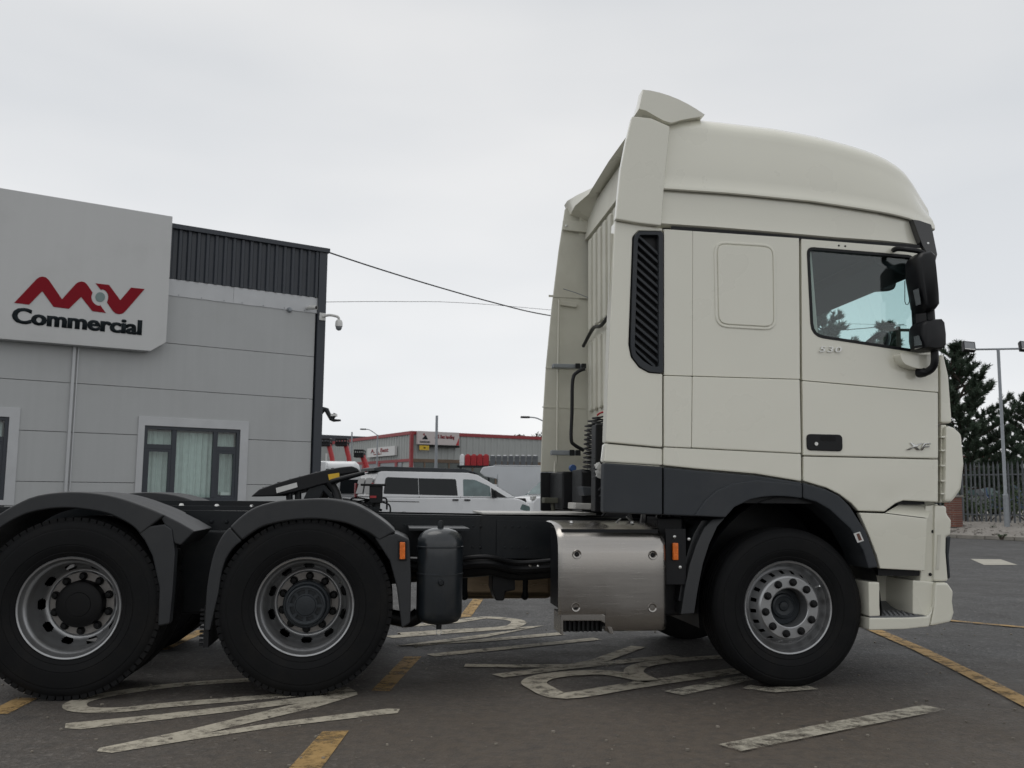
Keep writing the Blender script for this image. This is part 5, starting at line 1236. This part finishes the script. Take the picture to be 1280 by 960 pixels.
for i in range(10):
    x, y = 750+random.uniform(-3, 4), 583+random.uniform(-6, 14); u, z = T(x, y, .2); wbm.box(-.014, .014, -.01, .01, -.02, .02, Matrix.Translation((u, .2+random.uniform(-.02, .02), z)) @ Matrix.Rotation(random.uniform(0, 3), 4, 'Y'))
wbm.build('tied_tag', white_st, tk)
for i in range(5):
    u, z = T(752+i, 600+i*8, .25); MB().tube(smoothpath([(u-.02, .22, z+.06), (u+.02, .2, z), (u-.02, .24, z-.07)]), .009, 6).build('cable', black, tk)

# ---- sun visor and mirrors
vis = skin('sun_visor', [(1141, 273.5), (1150, 275), (1165, 280), (1172.5, 318), (1170, 328), (1166, 330), (1153, 307)], m=blackg, v=NS-.012, th=2.5, bev=.012)
u, z = T(1160, 304, NS-.012); MB().lathe([(.001, -.004), (.008, -.003), (.009, 0)], 12, (u, NS-.012, z)).build('visor_screw', bright, vis)
MV_ = -.30
def mirror_body(pts, v0, v1, nm, inset_=.04):
    P = TP([(x-3, y) for x, y in pts], (v0+v1)/2); c = (sum(p[0] for p in P)/len(P), sum(p[1] for p in P)/len(P)); rows = []
    for f, k in ((0, .74), (.08, .90), (.25, .99), (.5, 1.0), (.8, .97), (.95, .88), (1, .75)):
        rows.append([(c[0]+(p[0]-c[0])*k, v0+(v1-v0)*f, c[1]+(p[1]-c[1])*(k*.5+.5)) for p in P])
    return MB().grid(rows, True, True).build(nm, black, dr, angle=50)
m1 = mirror_body([(1141.5, 325), (1147, 318.5), (1158, 315.5), (1163.5, 320), (1166, 340), (1169, 370), (1169.5, 384), (1165, 390), (1154, 391), (1149.5, 386), (1147, 372), (1142, 345)], -.31, -.11, 'main_mirror')
m2 = mirror_body([(1146, 409), (1150, 403.5), (1160, 401), (1172, 400.5), (1176, 405), (1178, 420), (1178, 434), (1173, 439), (1160, 440), (1149, 438), (1146, 425)], -.31, -.11, 'wide_mirror')
mgl = mat('mirror_glass', (.75, .77, .78), .03, metal=1.0, var=.0, rvar=0)
for mo_, (pa, pb, pc, pd) in ((m1, ((1144, 332), (1145, 326), (1149.5, 384), (1148, 376))), (m2, ((1146.2, 412), (1146.2, 412), (1147, 434), (1147, 434)))):
    pass
a = T(1147, 362, -.25); b_ = T(1149.0, 384, -.25)
MB().grid([[(a[0]-.016, -.29, a[1]), (a[0]-.016, -.22, a[1])], [(b_[0]-.016, -.30, b_[1]+.01), (b_[0]-.016, -.24, b_[1]+.01)]]).build('mirror_face', mgl, m1, smooth=False)
a = T(1147.5, 420, -.25); b_ = T(1148.5, 436, -.25)
MB().grid([[(a[0]-.012, -.28, a[1]), (a[0]-.012, -.22, a[1])], [(b_[0]-.012, -.32, b_[1]), (b_[0]-.012, -.22, b_[1])]]).build('mirror_face', mgl, m2, smooth=False)
u, z = T(1163, 395, -.22); MB().tube([(u, -.22, z+.09), (u+.005, -.22, z-.09)], .028, 10).build('mirror_link', black, m1)
pp_ = [(T(x, y, v)[0], v, T(x, y, v)[1]) for x, y, v in ((1117, 312.5, -.07), (1122, 311, -.12), (1135, 312, -.2), (1150, 314.5, -.24), (1158, 320, -.24))]
MB().tube(smoothpath(pp_), .018, 10).build('mirror_arm', black, m1)
pp_ = [(T(x, y, v)[0], v, T(x, y, v)[1]) for x, y, v in ((1168, 436, -.22), (1168.5, 450, -.22), (1166, 459, -.2), (1158, 465, -.16), (1147, 465.5, -.10))]
MB().tube(smoothpath(pp_), [.026]*(len(smoothpath(pp_))-6)+[.03, .032, .034, .036, .036, .03], 10).build('mirror_arm', black, m2)
mb_pts = rc(TP([(1117, 442), (1140, 445), (1162, 445), (1160, 457), (1148, 463), (1136, 462), (1122, 456)], -.08), .03)
MB().prism(mb_pts, -.15, -.06).build('mirror_foot', cream, dr, bevel=.03, seg=3)
# loop aerial on the door window
lp_ = [(1131, 351), (1131, 377), (1132.5, 380.5), (1135, 380.5), (1136.5, 377), (1136.5, 351)]
MB().tube([(T(x, y, -.02)[0], -.02, T(x, y, -.02)[1]) for x, y in lp_], .0028, 5).build('window_aerial', black, dr)

# ================================================================== VEHICLES BEHIND
def car_wheel(parent, x, y, R=.33, w=.22):
    s = -1 if y < 0 else 1
    o = MB().lathe([(R*.62, w*.5), (R*.9, w*.5), (R, w*.38), (R, -w*.38), (R*.9, -w*.5), (R*.62, -w*.5)], 28, (x, y, R)).build('tyre', rubber, parent)
    MB().lathe([(R*.62, s*w*.48), (R*.55, s*w*.36), (R*.25, s*w*.30), (.001, s*w*.32)], 20, (x, y, R)).build('wheel_rim', steel, o)
def slab(pts, hw0, hw1, zb, zt):
    # side outline (x, z) pulled in towards the top: real tumblehome
    return lambda z: hw0+(hw1-hw0)*max(0, min(1, (z-zb)/(zt-zb)))
def make_van(name, label, cat, loc, rz, L=5.14, group=None, paint=None, poptop=True, glassm=None):
    t = thing(name, label, cat, loc, rz, group); paint = paint or white_paint
    hw = .95; hf = lambda z: hw-.17*max(0, z-1.08)/.85
    def both(nm, pts, m, off=.004, th=.01, par=t, sides=(-1, 1)):
        for s in sides:
            b = MB(); A = [(x, s*(hf(z)+off), z) for x, z in pts]; C2 = [(x, s*(hf(z)+off-th), z) for x, z in pts]
            n = len(A); b.face(A); b.face(C2); b.grid([A+[A[0]], C2+[C2[0]]]); b.build(nm, m, par, weld=True, smooth=False)
    low = [(0, .34), (.05, .28), (4.9, .26), (5.1, .36), (5.14, .60), (5.12, .80), (5.04, .95), (4.88, 1.05), (4.68, 1.12), (4.5, 1.14), (0.02, 1.14)]
    body = MB().prism(low, -hw, hw).build('body', paint, t, bevel=.05, seg=3)
    up = [(.02, 1.14), (.09, 1.60), (.20, 1.86), (.34, 1.90), (3.05, 1.90), (3.36, 1.84), (4.62, 1.145)]
    rows = []
    for s in (-1, 1): rows.append([(x, s*hf(z), z) for x, z in up])
    cb = MB(); cb.grid([r+[r[0]] for r in rows]); cb.face(rows[0]); cb.face(rows[1]); cb.build('cabin', paint, t, bevel=.035, seg=2, weld=True)
    G1 = glassm or darkg
    both('side_window', rc([(.34, 1.24), (1.42, 1.22), (1.42, 1.71), (.42, 1.73)], [.03, .01, .01, .09]), G1)
    both('side_window', rc([(1.435, 1.22), (2.66, 1.20), (2.63, 1.70), (1.435, 1.71)], [.01, .03, .06, .01]), G1)
    both('door_window', rc([(2.84, 1.19), (3.74, 1.19), (3.74, 1.49), (3.24, 1.69), (2.86, 1.70)], [.03, .01, .04, .06, .04]), vang)
    both('quarter_window', [(3.77, 1.17), (4.28, 1.165), (3.77, 1.45)], black)
    for x in (1.43, 2.74, 3.8): both('door_gap', [(x, .42), (x+.012, .42), (x+.012, 1.18), (x, 1.18)], nutm, .0015, .003)
    both('slide_rail', [(.25, 1.02), (1.43, 1.0), (1.43, 1.02), (.25, 1.04)], nutm, .006, .01)
    for x in (2.48, 2.86): both('door_handle', rc([(x, 1.055), (x+.19, 1.05), (x+.19, 1.10), (x, 1.10)], .02), black, .03, .03)
    both('head_lamp', rc([(4.72, .80), (5.06, .72), (5.07, .88), (4.80, .97)], .04), vang, .004, .02)
    both('sill_trim', [(.7, .33), (4.0, .33), (4.0, .40), (.7, .40)], black, .004, .02)
    MB().grid([[(3.42, -.72, 1.80), (3.42, .72, 1.80)], [(4.58, -.88, 1.165), (4.58, .88, 1.165)]]).build('windscreen', vang, t, loc=(.012, 0, .014))
    for s in (-1, 1):
        MB().box(3.78, 3.88, s*1.0-.11 if s < 0 else .91, s*.91 if s < 0 else 1.11, 1.14, 1.38).build('door_mirror', black, t, bevel=.04)
        MB().grid([[(-.012+.02, s*.08, 1.24), (-.012+.02, s*.82, 1.24)], [(.075, s*.08, 1.70), (.075, s*.76, 1.70)]]).build('rear_window', darkg, t, loc=(-.014, 0, 0), smooth=False)
        MB().box(-.012, .03, s*.80 if s > 0 else -.94, s*.94 if s > 0 else -.80, .85, 1.55).build('tail_lamp', redp, t, bevel=.01)
    MB().box(.02, .3, -.93, .93, .30, .55).build('rear_bumper', black, t, bevel=.04)
    if poptop:
        MB().prism([(.10, 1.90), (3.2, 1.91), (3.48, 1.85), (3.30, 1.93), (2.95, 2.02), (.35, 2.04), (.12, 1.99)], -.70, .70).build('raised_roof', skirt, t, bevel=.03)
    for x in (.95, 4.15):
        for y in (-.83, .83):
            car_wheel(t, x, y)
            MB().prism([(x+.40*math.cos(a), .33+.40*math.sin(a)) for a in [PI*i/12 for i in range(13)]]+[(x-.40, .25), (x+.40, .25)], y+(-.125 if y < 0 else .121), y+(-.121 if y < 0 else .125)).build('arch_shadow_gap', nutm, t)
    return t
vr = on_ground(466, 27.6); va = math.radians(25)
make_van('people_carrier', 'white people carrier with tinted side windows and a black raised roof behind the chassis', 'van', vr+Vector((-math.sin(va)*.95, math.cos(va)*.95, 0)), va, group='white vans parked behind the lorry')
v2 = on_ground(408, 31.0)
make_van('people_carrier', 'white van with dark glass parked behind the fifth wheel, beside the workshop corner', 'van', v2+Vector((.2, .9, 0)), math.radians(75), group='white vans parked behind the lorry', poptop=False)

def make_car(name, label, cat, loc, rz, paint, L=4.4, h=1.5, tall=False, group=None):
    t = thing(name, label, cat, loc, rz, group); hw = .9; zb = .95*h/1.5
    hf = lambda z: hw-.22*max(0, z-zb)/.55
    low = [(0, .45), (.08, .28), (L-.12, .26), (L, .5), (L-.03, .72*h/1.5), (L-.25, .86*h/1.5), (L-1.15, zb), (.05, zb), (-.01, .75)]
    MB().prism(low, -hw, hw).build('body', paint, t, bevel=.07, seg=3)
    up = [(.08, zb), (.40, h-.06), (.8, h), (L*.52, h), (L-1.75, h-.08), (L-1.05, zb)]
    rows = [[(x, s*hf(z), z) for x, z in up] for s in (-1, 1)]
    cb = MB(); cb.grid([r+[r[0]] for r in rows]); cb.face(rows[0]); cb.face(rows[1]); cb.build('cabin', paint, t, bevel=.04, weld=True)
    for s in (-1, 1):
        for pts in ([(.42, zb+.03), (L*.42, zb+.03), (L*.42, h-.11), (.72, h-.12)], [(L*.42+.06, zb+.03), (L-1.30, zb+.03), (L-1.84, h-.12), (L*.42+.06, h-.11)]):
            MB().face([(x, s*(hf(z)+.006), z) for x, z in pts]).build('side_window', vang, t, smooth=False)
        MB().box(L-.24, L-.01, s*.82-.13, s*.82+.05, .62+max(0, h-1.55)*.95, .80+max(0, h-1.55)*.95).build('head_lamp', bright, t, bevel=.03)
        MB().box(L-1.45, L-1.30, s*1.0-.09, s*1.0+.09, zb, zb+.15).build('door_mirror', paint, t, bevel=.03)
    MB().grid([[(L-1.72, -.64, h-.10), (L-1.72, .64, h-.10)], [(L-1.08, -.84, zb+.02), (L-1.08, .84, zb+.02)]]).build('windscreen', vang, t, loc=(.015, 0, .015))
    MB().grid([[(.12, -.8, zb+.04), (.12, .8, zb+.04)], [(.40, -.66, h-.1), (.40, .66, h-.1)]]).build('rear_window', vang, t, loc=(-.02, 0, .01))
    zg = max(0, h-1.55)*.85
    MB().prism(rc([(-.42, .50+zg), (.42, .50+zg), (.36, .74+zg), (-.36, .74+zg)], .06), L-.06, L+.008, ax='u').build('radiator_grille', black, t, bevel=.01)
    MB().box(L-.06, L+.012, -.72, .72, .30, .44).build('lower_grille', black, t, bevel=.02)
    for s in (-1, 1): MB().box(L-.07, L+.012, s*.68-.1, s*.68+.1, .46, .54).build('fog_lamp', black, t, bevel=.015)
    for x in (.8, L-.85):
        for y in (-.79, .79):
            car_wheel(t, x, y)
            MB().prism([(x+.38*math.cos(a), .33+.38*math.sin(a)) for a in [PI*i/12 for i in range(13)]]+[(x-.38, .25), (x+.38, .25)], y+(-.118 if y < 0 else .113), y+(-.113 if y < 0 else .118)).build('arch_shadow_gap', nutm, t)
    return t
# white compact van facing the camera, dark car beyond it
p = on_ground(650, 42); a = math.radians(-143)
make_car('compact_van', 'white compact van facing the camera between the people carrier and the cab', 'van', p-Vector((math.cos(a), math.sin(a), 0))*4.7, a, white_paint, L=4.7, h=1.98)
p = on_ground(650, 47); a = math.radians(-155)
make_car('parked_car', 'grey parked car beside the white luton van', 'car', p+Vector((3.2, 1.9, 0)), a, silver_paint, L=4.3, h=1.55, group='parked cars in the yard')
# box van (luton) facing left
lv = thing('luton_van', 'white luton box van with pale grey body parked beyond the people carrier', 'van', on_ground(724, 51), math.radians(177))
MB().prism([(0, .55), (4.3, .55), (4.3, 2.05), (5.0, 2.2), (5.25, 2.4), (5.1, 2.68), (4.5, 2.76), (0, 2.76)], -1.05, 1.05).build('box_body', grey_box, lv, bevel=.06)
MB().box(-.02, 4.5, -1.06, 1.06, 2.762, 2.80).build('box_roof', white_paint, lv, bevel=.01)
MB().prism([(4.3, .3), (6.0, .3), (6.05, .9), (5.85, 1.15), (5.3, 1.25), (4.98, 1.85), (4.3, 1.79)], -.98, .98).build('cab', white_paint, lv, bevel=.06)
for s in (-1, 1):
    MB().face([(4.45, s*.985, 1.22), (5.2, s*.985, 1.22), (4.98, s*.985, 1.76), (4.45, s*.985, 1.76)]).build('door_window', vang, lv, smooth=False)
    MB().box(4.29, 4.31, s*1.062-.004, s*1.062+.004, .6, 2.33).build('box_edge', galv, lv)
for x in (1.0, 5.2):
    for y in (-.85, .85): car_wheel(lv, x, y)
# white lorry with a tank body, left
tl = thing('tanker_lorry', 'white lorry with a round ended tank body beside the workshop corner', 'lorry', on_ground(452, 46), math.radians(184))
MB().tube([(.35, 0, 2.42), (2.6, 0, 2.42)], .36, 20).build('tank', white_paint, tl); MB().lathe([(.001, -.25), (.2, -.2), (.33, -.06), (.36, 0)], 20, (.35, 0, 2.42), 'u').build('tank_end', white_paint, tl)
MB().box(1.6, 5.2, -1.1, 1.1, 1.0, 2.72).build('box_body', white_paint, tl, bevel=.05); MB().box(0, 6.5, -.5, .5, .6, .95).build('chassis', chassis, tl); MB().box(5.25, 6.9, -1.1, 1.1, .6, 2.6).build('cab', white_paint, tl, bevel=.08)
for x in (1.2, 5.9):
    for y in (-.95, .95): car_wheel(tl, x, y, .48, .28)
# red access platforms
def boom(name, label, px, d, pts, basket, base=True, m=redp):
    o = on_ground(px, d); t = thing(name, label, 'boom lift', o, 0, 'boom lifts in the far yard')
    P = [depth(x, y, d)-o for x, y in pts]
    MB().tube([tuple(q) for q in P], .17, 8).build('boom', m, t)
    q = depth(basket[0], basket[1], d)-o; w, h = basket[2], basket[3]
    b = MB(); 
    for z in (0, h*.5, h): b.tube([(q.x-w/2, -.4, q.z+z), (q.x+w/2, -.4, q.z+z), (q.x+w/2, .4, q.z+z), (q.x-w/2, .4, q.z+z), (q.x-w/2, -.4, q.z+z)], .05, 5)
    for x in (-w/2, -w/4, 0, w/4, w/2):
        for y in (-.4, .4): b.tube([(q.x+x, y, q.z), (q.x+x, y, q.z+h)], .04, 5)
    b.box(q.x-w/2, q.x+w/2, -.4, .4, q.z-.05, q.z+h*.45); b.build('basket', black, t)
    q0 = P[0]; bb = MB(); bb.box(q0.x-1.2, q0.x+1.2, -.9, .9, .5, 1.4); bb.build('base', m, t, bevel=.08)
    for x in (-.8, .8):
        for y in (-.9, .9): car_wheel(t, q0.x+x, y, .42, .3)
    return t
boom('boom_lift', 'red boom lift with raised basket nearest the workshop corner', 416, 66, [(417, 590), (415, 572), (411, 556)], (406, 557, .8, .45))
boom('boom_lift', 'red boom lift second from the workshop corner, left of the thin mast', 436, 68, [(438, 590), (436, 572), (432, 556)], (427.5, 557, .8, .45))
boom('boom_lift', 'low red boom lift right of the thin mast in front of the warehouse', 457, 60, [(460, 590), (457, 580), (453, 570)], (449.5, 571, .55, .4))
kb_ = on_ground(396, 50); kl = thing('knuckle_boom', 'dark raised knuckle boom with a man basket poking out beside the workshop corner', 'boom lift', kb_, 0, 'boom lifts in the far yard')
P = [depth(x, y, 50)-kb_ for x, y in ((372, 640), (385, 560), (400, 517), (405.5, 511), (408, 512), (414, 524), (417, 525.5), (426, 525.5))]
MB().tube([tuple(q) for q in P], [.2, .17, .13, .13, .13, .10, .08, .05], 8).build('boom', chassis, kl)
q = depth(418, 519, 50)-kb_; MB().tube([(q.x-.1, 0, q.z-.25), (q.x, 0, q.z), (q.x+.04, 0, q.z+.1)], [.06, .11, .08], 8).build('basket', chassis, kl); MB().box(q.x-.16, q.x+.12, -.2, .2, q.z-.06, q.z+.06).build('control_box', white_st, kl)
q = P[0]; MB().box(q.x-1.2, q.x+1.2, -.9, .9, .45, 1.4).build('base', chassis, kl, bevel=.08)
for x in (-.8, .8):
    for y in (-.9, .9): car_wheel(kl, q.x+x, y, .42, .3)
# ================================================================== WAREHOUSE
D0 = 84
wc = on_ground(513.5, D0); wa = math.radians(29.5)
wd = Vector((math.cos(wa), math.sin(wa), 0)); wn_ = Vector((-math.sin(wa), math.cos(wa), 0))
wh = thing('warehouse_building', 'long grey corrugated warehouse with red edge trims across the yard', 'building', wc, wa)
WH = (depth(513.5, 539, D0)).z
WL = 95
def ribs(n, L, face):
    b = MB(); pts = []
    for i in range(n):
        x = L*i/n; w = L/n; pts += [(x, 0), (x+w*.55, 0), (x+w*.65, -.06), (x+w*.9, -.06)]
    pts.append((L, 0))
    if face == 'front': b.grid([[(x, y, 4.35) for x, y in pts], [(x, y, WH-.2) for x, y in pts]])
    else: b.grid([[(y, x, 4.35) for x, y in pts], [(y, x, WH-.2) for x, y in pts]])
    return b
MB().box(.02, WL, .02, 60, 0, WH-.25).build('core', whbldg, wh)
ribs(150, WL, 'front').build('cladding', whbldg, wh, smooth=False); ribs(70, 42, 'side').build('cladding', whbldg, wh, smooth=False)
MB().box(-.12, WL, -.14, .1, WH-.28, WH+.02).build('roof_trim', wh_red, wh); MB().box(-.14, .1, .102, 60, WH-.28, WH+.02).build('roof_trim', wh_red, wh); MB().box(-.16, .12, -.16, .12, .1, WH-.282).build('corner_trim', wh_red, wh)
MB().box(-.06, WL, -.10, .015, 4.05, 4.35).build('fascia', wh_low, wh); MB().box(-.08, .0, .1, 42, 4.1, 4.35).build('fascia', wh_red, wh)
MB().box(.3, 30, -.02, .018, .4, 4.04).build('shopfront', wh_glass, wh)
for i in range(12): MB().box(1.2+i*2.4, 1.34+i*2.4, -.07, -.021, .3, 4.04).build('mullion', wh_low, wh)
for i in range(9): MB().box(-.12, -.001, 3+i*4.2, 3.5+i*4.2, .3, 4.09).build('door_post', wh_red, wh)
MB().box(-.05, .0, 2, 40, .3, 4.05).build('shutter', galv, wh)
def wsign(name, label, f, pxs, zy, board, parts):
    pass
def wf_(x, y):
    r = pray(x, y); t = ((wc-wn_*.5-CPOS).dot(wn_))/r.dot(wn_); P = CPOS+r*t; return ((P-wc).dot(wd), P.z)
s0 = wf_(521.5, 556.5); s1 = wf_(573.5, 541)
zt = s1[1]; zbt = wf_(545, 556)[1]
sgn = thing('shop_sign', 'wide white and pink warehouse sign with red corner above the shopfront', 'sign', wc, wa, 'warehouse signs')
MB().box(s0[0], s1[0], -.6, -.3, zbt, zt).build('board', mat('sign_pink_white', (.52, .47, .46), .5, var=.03), sgn)
MB().box(s0[0]+.6, s1[0], -.7, -.2, zbt-.20, zbt-.03).build('sign_lamp_bar', nutm, sgn)
wS = s1[0]-s0[0]; hS = zt-zbt
text('lettering', 'A. S. Best handling', logo_red, sgn, s0[0]+wS*.40, s0[0]+wS*.88, zbt+hS*.40, zbt+hS*.78, -.605, extrude=.01, bold=.03)
text('lettering', 'HANDLING', logo_dark, sgn, s0[0]+wS*.05, s0[0]+wS*.29, zbt+hS*.1, zbt+hS*.26, -.605, extrude=.01, bold=.03)
MB().prism([(s0[0]+wS*.10, zbt+hS*.38), (s0[0]+wS*.24, zbt+hS*.38), (s0[0]+wS*.19, zbt+hS*.72), (s0[0]+wS*.15, zbt+hS*.6)], -.612, -.602).build('emblem', logo_dark, sgn)
MB().prism([(s0[0]+wS*.12, zbt+hS*.74), (s0[0]+wS*.17, zbt+hS*.62), (s0[0]+wS*.15, zbt+hS*.88)], -.612, -.602).build('emblem', logo_red, sgn)
MB().prism([(s1[0]-wS*.08, zbt+.01), (s1[0]-.02, zbt+.01), (s1[0]-.02, zbt+hS*.6)], -.612, -.602).build('red_corner', redp, sgn)
y0 = wf_(523.5, 562.5); y1 = wf_(535, 556.5)
ys = thing('shop_sign', 'small yellow sign hanging under the wide warehouse sign', 'sign', wc, wa, 'warehouse signs')
MB().box(y0[0], y1[0], -.75, -.62, y0[1], y1[1]-.05).build('board', mat('sign_yellow', (.60, .40, .02), .5), ys); MB().box(y0[0]+.35, y1[0]-.35, -.76, -.751, y0[1]+.14, y1[1]-.2).build('print_line', logo_dark, ys)
def ws_(x, y):
    r = pray(x, y); t = ((wc-wd*.3-CPOS).dot(wd))/r.dot(wd); P = CPOS+r*t; return ((P-wc).dot(wn_), P.z)
l0 = ws_(494, 565); l1 = ws_(459.5, 565)
ls = thing('shop_sign', 'white sign with red lettering on the warehouse side wall left of its corner', 'sign', wc, wa, 'warehouse signs')
zt = ws_(476, 559)[1]; zb2 = ws_(476, 570.5)[1]
MB().box(-.34, -.1, l0[0], l1[0], zb2, zt).build('board', mat('sign_white', (.60, .60, .59), .5, var=.03), ls)
def side_text(body, a, b, z0, z1, m):
    me_o = text('lettering', body, m, ls, 0, abs(b-a), z0, z1, 0, bold=.02, extrude=.01)
    me_o.rotation_euler = (0, 0, -PI/2); me_o.location = (-.345, max(a, b), 0); return me_o
wL = l1[0]-l0[0]
side_text('A. S. Best', l0[0]+wL*.22, l0[0]+wL*.86, zb2+(zt-zb2)*.42, zb2+(zt-zb2)*.88, logo_red)
side_text('handling', l0[0]+wL*.45, l0[0]+wL*.75, zb2+(zt-zb2)*.15, zb2+(zt-zb2)*.35, logo_red)
# low grey wing left of the warehouse
lw = thing('low_shed', 'low grey shed with red roof line left of the warehouse', 'building', on_ground(395, 104), math.radians(-4))
zl = depth(400, 553, 104).z
MB().box(-3, 9, 0, 20, 0, zl-.4).build('walls', whbldg, lw); MB().box(-3, 9, -.1, 20, zl-.39, zl).build('roof_trim', wh_red, lw); MB().prism([(-3, zl+.005), (10, zl+.005), (9, zl+.55), (-3, zl+1.0)], .5, 20).build('roof', anth, lw)
for x0, x1 in ((1.0, 3.0),): MB().box(x0, x1, -.2, -.105, zl-2.6, zl-1.2).build('white_panel', white_st, lw)
# stacked containers on the yard behind the luton van
def tub(name, label, px0, px1, y0, y1, d, m, group):
    a = depth(px0, y1, d); b = depth(px1, y0, d); w = b.x-a.x; h = b.z-a.z; t = thing(name, label, 'container', (a.x+w/2, d, a.z), 0, group)
    MB().box(-w/2, w/2, 0, .9, 0, h*.9).build('body', m, t, bevel=.025); MB().box(-w*.3, w*.3, .2, .7, h*.9, h).build('lid', white_paint if 'grey' in name else m, t, bevel=.03)
    for k in (.3, .6): MB().box(-w/2-.01, w/2+.01, -.012, .9, h*k, h*k+.05).build('band', m, t)
    return t
shelf = thing('storage_rack', 'low dark storage rack carrying red and grey containers behind the luton van', 'rack', on_ground(575, 60), 0)
zz = depth(620, 582, 60).z; MB().box(-.2, 5.6, 0, 1.0, zz-.12, zz-.003).build('deck', chassis, shelf)
for x in (0, 1.8, 3.6, 5.4): 
    for y in (.05, .9): MB().box(x-.05, x+.05, y-.04, y+.04, 0, zz-.121).build('rack_leg', chassis, shelf)
tub('plastic_drum', 'white drum on the left end of the storage rack', 574.5, 580.5, 567.5, 582, 60.1, white_paint, 'containers on the rack')
rl = ['left red container on the storage rack', 'second red container from the left on the storage rack', 'third red container from the left on the storage rack', 'right red container on the storage rack next to the grey ones']
for i in range(4): tub('red_container', rl[i], 581+i*7.6, 588.2+i*7.6, 567.5, 582, 60.1, mat('container_red', (.36, .012, .018), .5) if i == 0 else MATS['container_red'], 'containers on the rack')
ordn = ['first grey container with a pale top, touching the red ones', 'second grey container with a pale top from the red ones', 'third grey container with a pale top from the red ones', 'fourth grey container with a pale top from the red ones', 'fifth grey container with a pale top, midway between red ones and cab', 'sixth grey container with a pale top from the red ones', 'grey container with a pale top last but one before the cab', 'last grey container with a pale top before the cab']
for i in range(8): tub('grey_container', ordn[i], 612.5+i*7.6, 619.2+i*7.6, 568.5, 582, 60.1, bag_grey, 'grey containers in a row on the rack')
# masts and street lamps on the left
def mast(name, label, px, ybase, ytop, d, r, head=None, cat='mast', group='masts and lamps in the yard'):
    o = on_ground(px, d); t = thing(name, label, cat, o, 0, group); zt_ = depth(px, ytop, d).z
    MB().tube([(0, 0, 0), (0, 0, zt_*.5), (0, 0, zt_)], [r, r*.9, r*.75], 8).build('pole', galv, t)
    if head:
        hx = depth(head[0], head[1], d)-o; hm = depth((head[0]+px)/2, head[1]+1, d)-o
        MB().tube(smoothpath([(0, 0, zt_-.05), (hm.x, 0, hm.z), (hx.x, 0, hx.z)]), .035, 6).build('lamp_arm', galv, t)
        s = 1 if hx.x > 0 else -1
        MB().box(hx.x-.24, hx.x+.24, -.1, .1, hx.z-.05, hx.z+.05).build('lamp_head', black, t, bevel=.04)
    return t
mast('flag_mast', 'tall plain grey mast in front of the warehouse sign', 544.6, 600, 519.5, 62, .11)
mast('flag_mast', 'thin grey mast between the red boom lifts', 438.3, 590, 540, 70, .07)
mast('street_lamp', 'grey street lamp with its arm to the left before the warehouse side wall', 470.6, 590, 543.5, 74, .07, (454, 536.5), 'street lamp')
mast('street_lamp', 'street lamp whose arm reaches out from behind the cab', 684, 600, 528, 48, .07, (656.5, 521.5), 'street lamp')
# cars beyond the palisade fence
cl_ = [('blue car parked beyond the fence nearest the brick pier', 1196, blue_paint), ('silver car parked beyond the fence left of the lamp post', 1228, silver_paint), ('dark blue car parked beyond the fence right of the lamp post', 1272, blue_paint)]
for i, (lab, px, pm) in enumerate(cl_):
    o = on_ground(px, 43+i*1.5, .45); make_car('parked_car', lab, 'car', o, math.radians(160+i*9), pm, group='parked cars beyond the fence')
